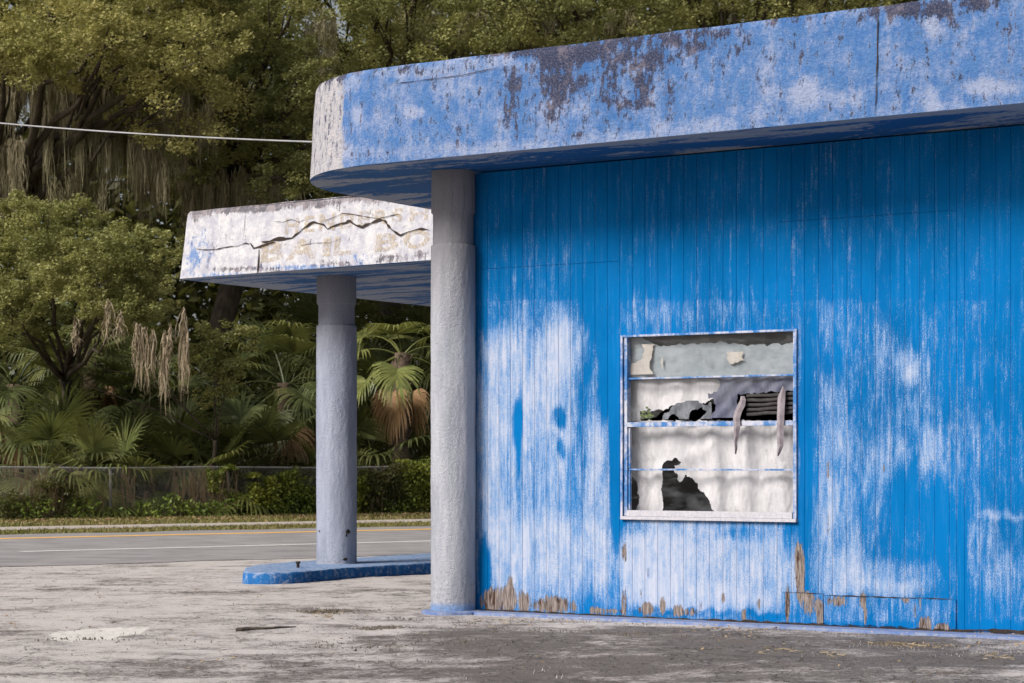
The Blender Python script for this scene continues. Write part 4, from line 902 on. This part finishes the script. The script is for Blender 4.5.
# cooler green oak in the centre
tree('live_oak', at(232, 500, 60)[:2]+(0,), at(222, 190, 60), pxblobs(4, 165, 330, -10, 190, 58, 34, .8, 1.5, avoid=SKY), 100000, .054, 'oakcool',
     'cool green live oak above the left end of the white canopy', tr=.4, seed=4,
     moss=pxmoss(4, [(200,185,60,16,18),(225,180,65,18,16),(258,175,55,22,16),(205,80,90,16,10),(285,190,30,16,8),(185,160,60,10,7),(150,170,60,12,7),(320,20,30,14,10),(330,50,30,8,6),(250,120,30,14,4)], 59))
tree('live_oak', at(392, 500, 63)[:2]+(0,), at(390, 150, 63), pxblobs(5, 300, 505, -70, 60, 61, 24, 1.1, 1.8, avoid=[(318,28,26)]), 60000, .06, 'oakcool',
     'dark green live oak behind the rounded left corner of the near roof', tr=.4, seed=5, moss=pxmoss(5, [(330,60,60,16,10),(420,20,30,20,6),(350,90,60,30,9)], 61))
tree('live_oak', at(575, 500, 62)[:2]+(0,), at(572, 150, 62), pxblobs(6, 480, 690, -80, 50, 60, 24, 1.1, 1.8), 50000, .06, 'oakcool',
     'live oak behind the middle of the near roof, mossy and dark', tr=.4, seed=6, moss=pxmoss(6, [(510,10,30,20,5),(540,20,30,20,5),(610,20,30,20,5),(470,20,30,12,5)], 60))
tree('live_oak', at(770, 500, 62)[:2]+(0,), at(770, 150, 62), pxblobs(7, 660, 930, -90, 40, 60, 26, 1.2, 1.9), 50000, .06, 'bright',
     'lighter green live oak behind the right half of the near roof', tr=.4, seed=7)
# smaller bright oak in front, left
tree('young_oak', at(62, 520, 51)[:2]+(0,), at(66, 380, 51), pxblobs(8, -45, 165, 215, 315, 49, 26, .55, 1.0, 2.0)+pxblobs(81, 60, 175, 240, 320, 47.5, 8, .5, .8, 1), 75000, .042, 'bright',
     'smaller bright green young oak in front of the tall oaks at the left', group='young oaks by the fence', tr=.22, seed=8, mossmat='mosslite',
     moss=[(*at(x, y, 46.5), L*46.5/FPX, w_) for x, y, L, w_ in ((139,335,56,.10),(145,336,66,.10),(152,340,48,.08),(164,340,72,.05),(166,345,62,.06),(184,318,88,.05),(186,322,78,.06),(136,332,38,.06),(170,335,34,.05),(108,310,30,.12),(120,320,22,.12),(75,325,22,.06))])
# yellow-green shrub among the palms
tree('understory_shrub', at(215, 520, 51)[:2]+(0,), at(215, 440, 51), pxblobs(9, 185, 255, 335, 400, 50.5, 9, .35, .6, .6)+pxblobs(91, -5, 40, 240, 340, 50, 6, .5, .7, .6), 12000, .05, 'bright',
     'yellow green leafy shrub growing among the palms', cat='shrub', group='shrubs beyond the fence', tr=.08, seed=9)
tree('understory_shrub', at(135, 520, 51)[:2]+(0,), at(138, 505, 51), pxblobs(10, 105, 160, 470, 495, 51, 6, .25, .4, .3), 4000, .05, 'farleaf',
     'small dark leafed shrub just behind the fence', cat='shrub', group='shrubs beyond the fence', tr=.05, seed=10)

# far woodland: one dark mass nobody could count
rg = np.random.default_rng(77); n = 250000
X = rg.uniform(-30, 34, n); Yv = rg.uniform(64, 84, n); Zv = rg.uniform(0, 24, n)
u = 512+FPX*X/Yv; v = HZ-FPX*(Zv-EYE)/Yv; cl = np.array([mnoise.noise(Vector((float(a)*.35, float(b_)*.1, float(c)*.35))) for a, b_, c in zip(X, Yv, Zv)])
keep = (cl > -.5) | (Zv < 13.5)
for (a, b_, r) in ((72,102,22),(26,108,14),(102,66,11),(318,26,26),(338,45,16),(130,45,8),(290,14,10),(300,60,7)): keep &= (np.hypot((u-a), (v-b_)*.7) > r*(1+.5*cl))
P3 = np.stack([X, Yv, Zv], 1)[keep]
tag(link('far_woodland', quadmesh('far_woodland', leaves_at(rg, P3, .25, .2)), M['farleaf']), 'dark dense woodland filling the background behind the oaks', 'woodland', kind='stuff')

# ------------------------------------------------------------------ palms
def fan(rg, base, az, el, pet, blade, droop, V, stems, nl=30, fold=.3, width=.022):
    d = np.array([math.cos(az)*math.cos(el), math.sin(az)*math.cos(el), math.sin(el)]); P_ = [np.array(base)]; dd = d.copy()
    for i in range(5):
        dd = dd+np.array([0, 0, -droop*.18]); dd /= np.linalg.norm(dd); P_.append(P_[-1]+dd*pet/5)
    stems.append([tuple(p) for p in P_]); hub = P_[-1]; fw = dd; side = np.cross(fw, [0, 0, 1.0]); side /= np.linalg.norm(side)+1e-9; upv = np.cross(side, fw)
    tw = rg.normal()*.35; side, upv = side*math.cos(tw)+upv*math.sin(tw), upv*math.cos(tw)-side*math.sin(tw)
    for k in range(nl):
        f = (k+.5)/nl*2-1; a = f*2.05+rg.normal()*.03; L = blade*(1-.28*abs(f)**1.5)*rg.uniform(.9, 1.05); e = fw*math.cos(a)+side*math.sin(a)
        e = e+upv*(fold*abs(math.sin(a))+.08); e /= np.linalg.norm(e); wv = np.cross(e, upv); wv /= np.linalg.norm(wv)+1e-9
        hub2 = hub+fw*max(0, math.cos(a))*blade*.12; p = hub2.copy(); ws = [width*.5, width*1.25, width*1.15, width*.8, width*.12]; segs = 4; dirv = e.copy()
        for s_ in range(segs):
            g_ = droop*(.05+.16*s_*s_/2.5); nd = dirv+np.array([0, 0, -g_]); nd /= np.linalg.norm(nd); q = p+nd*L/segs
            V += [p-wv*ws[s_], p+wv*ws[s_], q+wv*ws[s_+1], q-wv*ws[s_+1]]; p = q; dirv = nd
def make_palm(seed, trunk_h, nf, pet, blade, dead=0, elmin=-.5, elmax=1.3, fmat='palmleaf', droop=1.0):
    rg = np.random.default_rng(seed); root = bpy.data.objects.new('cabbage_palm', None); C.objects.link(root); V = []; ST = []
    for k in range(nf):
        el = elmin+(elmax-elmin)*((k+.5)/nf)**.85; fan(rg, (0, 0, trunk_h), k*2.4+rg.normal()*.2, el, pet*rg.uniform(.8, 1.15), blade*rg.uniform(.85, 1.1), droop*rg.uniform(.6, 1.3), V, ST)
    link('crown', quadmesh('crown', np.array(V)), M[fmat], root, True)
    m = MB()
    for s_ in ST: m.tube(s_, [.022, .018, .015, .013, .011, .008], 4)
    m.build('frond_stalks', M[fmat], root, local=True)
    rnd = random.Random(seed); m = MB(); m.tube([(0, 0, -.1), (rnd.uniform(-.05, .05), 0, trunk_h*.5), (0, 0, trunk_h+.1)], [.2, .17, .15], 12, jit=.05, rnd=rnd)
    for k in range(int(trunk_h*16)):      # old leaf boots on the trunk
        a = rnd.random()*6.28; z = rnd.uniform(.2, trunk_h); c_, s_ = math.cos(a), math.sin(a); m.tube([(c_*.14, s_*.14, z), (c_*.25, s_*.25, z+.16)], [.045, .012], 4)
    m.build('trunk', M['palmbark'], root, smooth=True, local=True)
    if dead:
        V = []; ST = []
        for k in range(dead): fan(rg, (0, 0, trunk_h-.1), k*2.1+rg.normal()*.4, -.75, pet*.7, blade*.9, 2.4, V, ST, 24)
        link('dead_fronds', quadmesh('dead_fronds', np.array(V)), M['deadpalm'], root, True)
    return root
def copy_tree(o):
    r = o.copy(); C.objects.link(r)
    for ch in list(o.children):
        c = ch.copy(); C.objects.link(c); c.parent = r
    return r
KD5 = lambda: make_palm(105, 3.3, 11, 1.0, 1.1, 7, .05, 1.2, 'palmlite', 1.3)
kinds = [make_palm(101, 2.5, 26, 1.15, 1.05, 3), make_palm(102, .7, 20, 1.1, .95, 2, -.2, 1.35), make_palm(103, 3.6, 28, 1.2, 1.1, 4), make_palm(104, .35, 16, .9, .85, 0, .15, 1.35, 'palmlite'), KD5()]
PG = 'palms growing behind the chain link fence'
spots = [ # kind, px, Y, rot, scale, label
 (1, 42, 47.6, .3, 1.0, 'low palm with brown dead stalks behind the left end of the fence'),
 (3, 105, 47.4, 1.9, 1.05, 'low light green palm spreading over the fence left of the moss strands'),
 (1, 165, 48.4, 2.2, 1.0, 'low dark palm behind the fence below the hanging moss strands'),
 (3, 210, 47.4, 4.0, 1.1, 'low light green palm arching over the fence right of the moss strands'),
 (0, 285, 49.6, 1.2, 1.05, 'trunked palm with a full dark crown left of the canopy column'),
 (1, 262, 48.2, 3.4, 1.05, 'stemless palm just left of the canopy column'),
 (0, 15, 50.5, 2.8, 1.0, 'tall palm in shade at the left edge below the young oak'),
 (2, 90, 52.5, .8, .95, 'shaded tall palm right behind the young oak trunk'),
 (1, 375, 48.0, 5.1, 1.0, 'low palm with pale arching fronds right of the canopy column'),
 (4, 402, 47.3, 3.9, .98, 'palm with orange brown dead fronds between the two columns'),
 (2, 330, 53.5, 2.0, 1.0, 'tall palm standing directly behind the canopy column'),
 (0, 185, 52.0, 5.5, 1.0, 'dark palm standing behind the yellow green shrub'),
 (2, 455, 52.0, 1.0, 1.0, 'tall palm mostly hidden behind the near column'),
 (3, 330, 47.2, 1.0, .9, 'small light green palm behind the foot of the canopy column'),
 (0, 140, 50.5, .2, .85, 'dark palm between the low light green palms and the young oak'),
]
used = set()
for (k, x, Y, rz, s_, lab) in spots:
    Y = (46.4+(Y-47.2)*1.0)/(cB-sB*(x-512)/FPX); s_ *= 1.25
    o = kinds[k] if k not in used else copy_tree(kinds[k]); used.add(k)
    o.location = ((x-512)/FPX*Y, Y, 0); o.rotation_euler = (0, 0, rz); o.scale = (s_, s_, s_); tag(o, lab, 'palm', PG)

# ------------------------------------------------------------------ fence
fq = 45.1; fp0, fp1 = 6, 40
fen = empty('chain_link_fence', RD(20, fq, 0), 'grey chain link fence with top rail along the far side of the road', 'fence')
m = MB(); m.tube([RD(fp0+(fp1-fp0)*i/30, fq, 1.2+.012*math.sin(i*1.3)) for i in range(31)], .021, 8); m.build('top_rail', M['metal'], fen, smooth=True)
Xp = (111-512)/FPX; Yp = fq/(cB - sB*Xp); pp0 = Xp*Yp*cB+Yp*sB
for k in range(-4, 8):
    p = pp0+k*3.05
    if fp0 < p < fp1: m = MB(); m.tube([RD(p, fq+.03, -.1), RD(p, fq+.03, 1.2)], .03, 8); m.tube([RD(p, fq+.03, 1.2), RD(p, fq+.03, 1.225)], [.034, .015], 8); m.build('post', M['metal'], fen, smooth=True)
m = MB(); pitch = .064; hgt = 1.16; n = int((fp1-fp0)/pitch)
for i in range(n):
    p = fp0+i*pitch
    for sg in (1, -1):
        a = p; b_ = p+sg*hgt
        if b_ < fp0 or b_ > fp1: continue
        for (dx, dy) in ((0, 0),):
            q0, q1 = RD(a, fq-.003*sg-.025, .03), RD(b_, fq-.003*sg-.025, .03+hgt)
            w_ = .0030; nx, nz = .7071*w_, .7071*w_
            P_ = [RD(a-nx, fq-.028-.003*sg, .03), RD(a+nx, fq-.028-.003*sg, .03), RD(a, fq-.032-.003*sg, .03), RD(b_-nx, fq-.028-.003*sg, .03+hgt), RD(b_+nx, fq-.028-.003*sg, .03+hgt), RD(b_, fq-.032-.003*sg, .03+hgt)]
            m.add(P_, [(0, 1, 4, 3), (1, 2, 5, 4), (2, 0, 3, 5)])
me = mesh('wire_mesh', m.v, m.f); link('wire_mesh', me, M['metal'], fen)
# pale wall glimpsed behind the fence
m = MB(); a = at(150, 500, 62); b_ = at(330, 500, 66); m.box(lambda f, d, z: (a[0]+(b_[0]-a[0])*f, a[1]+(b_[1]-a[1])*f+d, z), 0, 1, 0, .2, 0, 1.6); m.box(lambda f, d, z: (a[0]+(b_[0]-a[0])*f, a[1]+(b_[1]-a[1])*f+d, z), -.002, 1.002, -.03, .23, 1.6, 1.68)
tag(m.build('garden_wall', M['farwall']), 'pale rendered low wall glimpsed through the fence under the palms', 'wall')

# vines on the fence and weeds at its foot (leaf meshes)
def fence_leaves(name, p0, p1, z0f, z1f, n, size, mat, label, cat, group=None, dq=.22, seed=1, kind=None, thr=-.15):
    rg = np.random.default_rng(seed); P_ = []; k = 0
    while len(P_) < n and k < n*6:
        k += 1; p = rg.uniform(p0, p1); top = z1f(p); z = z0f+(top-z0f)*rg.uniform(0, 1)**.8; q = fq-.06+rg.normal()*dq
        if mnoise.noise(Vector((p*1.7, z*1.7, seed))) + .4*mnoise.noise(Vector((p*5, z*5, seed))) < thr: continue
        P_.append(RD(p, q, z))
    o = link(name, quadmesh(name, leaves_at(rg, np.array(P_), size, .2)), mat); return tag(o, label, cat, group, kind)
def pxp(x):
    u = (x-512)/FPX; Y = fq/(cB-sB*u); return u*Y*cB+Y*sB
def mound(seed, base, amp, f=1.3): return lambda p: base+amp*mnoise.noise(Vector((p*f, seed, 0)))+amp*.4*mnoise.noise(Vector((p*4, seed, 3)))
VG = 'vines on the chain link fence'
fence_leaves('fence_vine', pxp(245), pxp(300), .05, mound(1, 1.05, .3), 5200, .045, M['vine'], 'leafy green vine over the fence just left of the canopy column', 'vine', VG, .16, 21)
fence_leaves('fence_vine', pxp(298), pxp(362), .05, mound(2, 1.0, .25), 5200, .045, M['vine'], 'vine thicket on the fence partly behind the canopy column', 'vine', VG, .16, 22)
fence_leaves('fence_vine', pxp(358), pxp(400), .05, mound(3, 1.15, .25), 4600, .045, M['farleaf'], 'dark tangled vine on the fence right of the canopy column', 'vine', VG, .18, 23, thr=-.3)
fence_leaves('fence_vine', pxp(395), pxp(470), .05, mound(4, 1.35, .3), 8000, .048, M['vine'], 'tall yellow green vine heap on the fence beside the near column', 'vine', VG, .2, 24, thr=-.25)
fence_leaves('fence_vine', pxp(205), pxp(240), .5, mound(5, 1.25, .25), 1500, .04, M['vine'], 'sparse vine climbing over the top rail at the middle of the fence', 'vine', VG, .12, 25, thr=.0)
fence_leaves('fence_vine', pxp(-10), pxp(70), .05, mound(6, .9, .4), 4200, .04, M['farleaf'], 'dark vine tangle on the fence at its left end', 'vine', VG, .2, 26, thr=.02)
fence_leaves('weeds', 6, 40, .0, mound(7, .48, .4, 1.1), 12000, .05, M['weed'], 'green weeds growing along the foot of the fence', 'weeds', None, .3, 27, 'stuff', -.05)
# dry brown stalks hanging in the fence
rg = np.random.default_rng(8); V = []
for (x0, x1, k) in ((15, 75, 260), (170, 235, 240), (75, 150, 90), (360, 400, 120)):
    for _ in range(k):
        p = pxp(rg.uniform(x0, x1)); z = rg.uniform(.3, 1.3); L = rg.uniform(.3, .9); dp = rg.normal()*.12; q = fq+rg.normal()*.12; w_ = .006
        V += [RD(p-w_, q, z), RD(p+w_, q, z), RD(p+dp+w_, q, z-L if z-L > 0 else 0), RD(p+dp-w_, q, z-L if z-L > 0 else 0)]
tag(link('dry_stalks', quadmesh('dry_stalks', np.array(V)), M['litter']), 'dry brown dead stalks tangled in the fence', 'dead stalks', kind='stuff')

# understory behind the fence: dark low growth
rg = np.random.default_rng(14); n = 26000; p = rg.uniform(2, 50, n); q = rg.uniform(46.5, 56, n); z = rg.uniform(0, 1, n)**1.4*(2.6)
P3 = np.array([RD(a, b_, c) for a, b_, c in zip(p, q, z)]); cl = np.array([mnoise.noise(Vector((a*.7, b_*.4, c*.7))) for a, b_, c in zip(p, q, z)])
uu = 512+FPX*P3[:, 0]/P3[:, 1]; vv = HZ-FPX*(P3[:, 2]-EYE)/P3[:, 1]
kp = (cl > -.12) & ~((np.abs(uu-160) < 20) & (vv > 470)) 
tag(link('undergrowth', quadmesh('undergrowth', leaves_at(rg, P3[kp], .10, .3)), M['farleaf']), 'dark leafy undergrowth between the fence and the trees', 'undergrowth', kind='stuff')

# grass strip and leaf litter on the verge
rg = np.random.default_rng(15)
def blades(n, q0, q1, hmin, hmax, name, mat, label):
    p = rg.uniform(5, 44, n); q = rg.uniform(q0, q1, n); h = rg.uniform(hmin, hmax, n); V = np.empty((n, 4, 3)); c = np.array([RD(a, b_, 0) for a, b_ in zip(p, q)]); a = rg.uniform(0, 6.28, n)
    w_ = np.stack([np.cos(a), np.sin(a), np.zeros(n)], 1)*.012; tip = np.stack([rg.normal(size=n)*.03, rg.normal(size=n)*.03, h], 1)
    V[:, 0] = c-w_; V[:, 1] = c+w_; V[:, 2] = c+tip+w_*.3; V[:, 3] = c+tip-w_*.3
    tag(link(name, quadmesh(name, V.reshape(-1, 3)), mat), label, 'grass', kind='stuff')
blades(26000, 36.85, 38.4, .02, .08, 'grass', M['grass'], 'short dry grass strip between the road and the sidewalk')
blades(26000, 40.5, 45.4, .02, .11, 'grass', M['grass'], 'patchy grass between the sidewalk and the fence')
def litter(name, n, f, size, mat, label, zoff=.02):
    P_ = []; 
    while len(P_) < n:
        x = f()
        if x is not None: P_.append(x)
    tag(link(name, quadmesh(name, leaves_at(rg, np.array(P_), size, 1.2)), mat), label, 'leaf litter', kind='stuff')
def fverge():
    p = rg.uniform(5, 44); q = 44.9-abs(rg.normal())*1.7
    if q < 40.3: return None
    return RD(p, q, .02+rg.uniform(0, .05))
litter('leaf_litter', 9000, fverge, .05, M['litter'], 'fallen brown leaves on the verge before the fence')
def flot():
    if rg.random() < .35:
        t = rg.uniform(-1, 6); s = .3+abs(rg.normal())*.5; x, y, _ = W(t, s, 0)
    else:
        x = rg.uniform(-7, 5); y = rg.uniform(11, 27)
    if -x*sB+y*cB > 25 : return None
    if mnoise.noise(Vector((x*.9, y*.9, 4))) < .05: return None
    return (x, y, .02)
litter('leaf_litter', 900, flot, .016, M['litter'], 'small dry leaf bits scattered over the parking lot')

# ------------------------------------------------------------------ loose things on the lot
# pebbles and crumbs: uncountable
m = MB(); rnd = random.Random(31)
for k in range(7000):
    if k < 4500: t = rnd.uniform(-2.5, 6); s = .25+abs(rnd.gauss(0, 1))*1.6; x, y, _ = W(t, s, 0)
    else: x, y = rnd.uniform(-7, 4), rnd.uniform(11.5, 26)
    if -x*sB+y*cB > 25 or mnoise.noise(Vector((x*1.1, y*1.1, 9))) < 0: continue
    r = rnd.uniform(.004, .012); z = .006
    vs = [(x+r*math.cos(a)*rnd.uniform(.7, 1.2), y+r*math.sin(a)*rnd.uniform(.7, 1.2), z-.02) for a in (0, 1.6, 3.1, 4.7)]+[(x, y, z+r*.5)]
    m.add(vs, [(0, 1, 4), (1, 2, 4), (2, 3, 4), (3, 0, 4)])
tag(m.build('gravel_crumbs', mat_noise('crumbs', (0.36, 0.33, 0.32), (0.10, 0.09, 0.088), 3, .9, 0)), 'loose pebbles and broken asphalt crumbs on the parking lot', 'gravel', kind='stuff')
def gp(x, y, z=.0):
    Y = (EYE-z)*FPX/(y-HZ); return ((x-512)/FPX*Y, Y, z)
# stick
m = MB(); pts = [gp(236, 629.5, .02), gp(243, 629, .022), gp(256, 628.4, .02), gp(268, 628.3, .024), gp(280, 627.3, .02), gp(296, 626.8, .012)]
m.tube(pts, [.014, .016, .012, .011, .009, .004], 7); m.tube([gp(262, 628.3, .02), gp(268, 627.2, .04)], [.008, .003], 5)
tag(m.build('fallen_stick', M['stick'], smooth=True), 'thin dark dead stick lying on the lot in front of the blue island', 'stick')
# low crumbled dirt mounds / straw
MG2 = mat_noise('dirt_mound', (0.09, 0.075, 0.06), (0.21, 0.18, 0.155), 9, .95, .4, (0.06, 0.05, 0.042))
def crumbs(px_, py_, rx, ry, n, tilt, label, seed, smax=.015):
    c = gp(px_, py_); m = MB(); rnd = random.Random(seed)
    for _ in range(n):
        a, b_ = rnd.gauss(0, .45)*rx, rnd.gauss(0, .45)*ry; x = c[0]+a*math.cos(tilt)-b_*math.sin(tilt); y = c[1]+a*math.sin(tilt)+b_*math.cos(tilt)
        f = max(0, 1-((a/rx)**2+(b_/ry)**2)); r = rnd.uniform(.003, smax)*rnd.uniform(.4, 1); z = f*.02*rnd.random(); o = rnd.random()*6
        vs = [(x+r*math.cos(o+k*1.26)*rnd.uniform(.6, 1.3), y+r*math.sin(o+k*1.26)*rnd.uniform(.6, 1.3), z-.015) for k in range(5)]
        vs += [(x+(v_[0]-x)*.6, y+(v_[1]-y)*.6, z+r*rnd.uniform(.4, .8)) for v_ in vs]
        m.add(vs, [(k, (k+1) % 5, 5+(k+1) % 5, 5+k) for k in range(5)]+[(5, 6, 7, 8, 9)])
    tag(m.build('dirt_crumbs', MG2), label, 'dirt', kind='stuff')
crumbs(322, 612, .42, .22, 420, .5, 'crumbled brown dirt on the lot left of the near column', 1)
crumbs(385, 629, .30, .25, 420, .3, 'dirt crumbs in the cracked asphalt near the column foot', 2)
crumbs(905, 645, .5, .10, 260, -.5, 'dirt and grit along the wall below the patched siding', 3)
crumbs(75, 640.5, .5, .15, 60, 0, 'grit along the edge of the pale concrete patch', 4)
crumbs(440, 643, 1.3, 1.0, 700, .2, 'loose gritty asphalt crumbs in front of the near column', 5, .010)
crumbs(640, 636, 1.9, .4, 600, -.5, 'loose grit along the foot of the blue wall', 6, .009)
# straw bits
V = []
for _ in range(150):
    b_ = [(905, 644, 45, 3), (835, 655, 12, 4), (325, 614, 22, 4), (1000, 656, 25, 3), (500, 622, 40, 3), (780, 650, 30, 3)][rg.integers(0, 6)]
    x, y = b_[0]+rg.normal()*b_[2]*.5, b_[1]+rg.normal()*b_[3]*.6; c = np.array(gp(x, y, .02)); a = rg.normal()*.6; L = rg.uniform(.01, .03); d = np.array([math.cos(a), math.sin(a), rg.normal()*.1])*L; w_ = np.array([0, .0, .003])
    V += [c-d-w_, c+d-w_, c+d+w_, c-d+w_]
tag(link('straw', quadmesh('straw', np.array(V)), M['mosslite']), 'dry straw bits on the ground along the building', 'straw', kind='stuff')
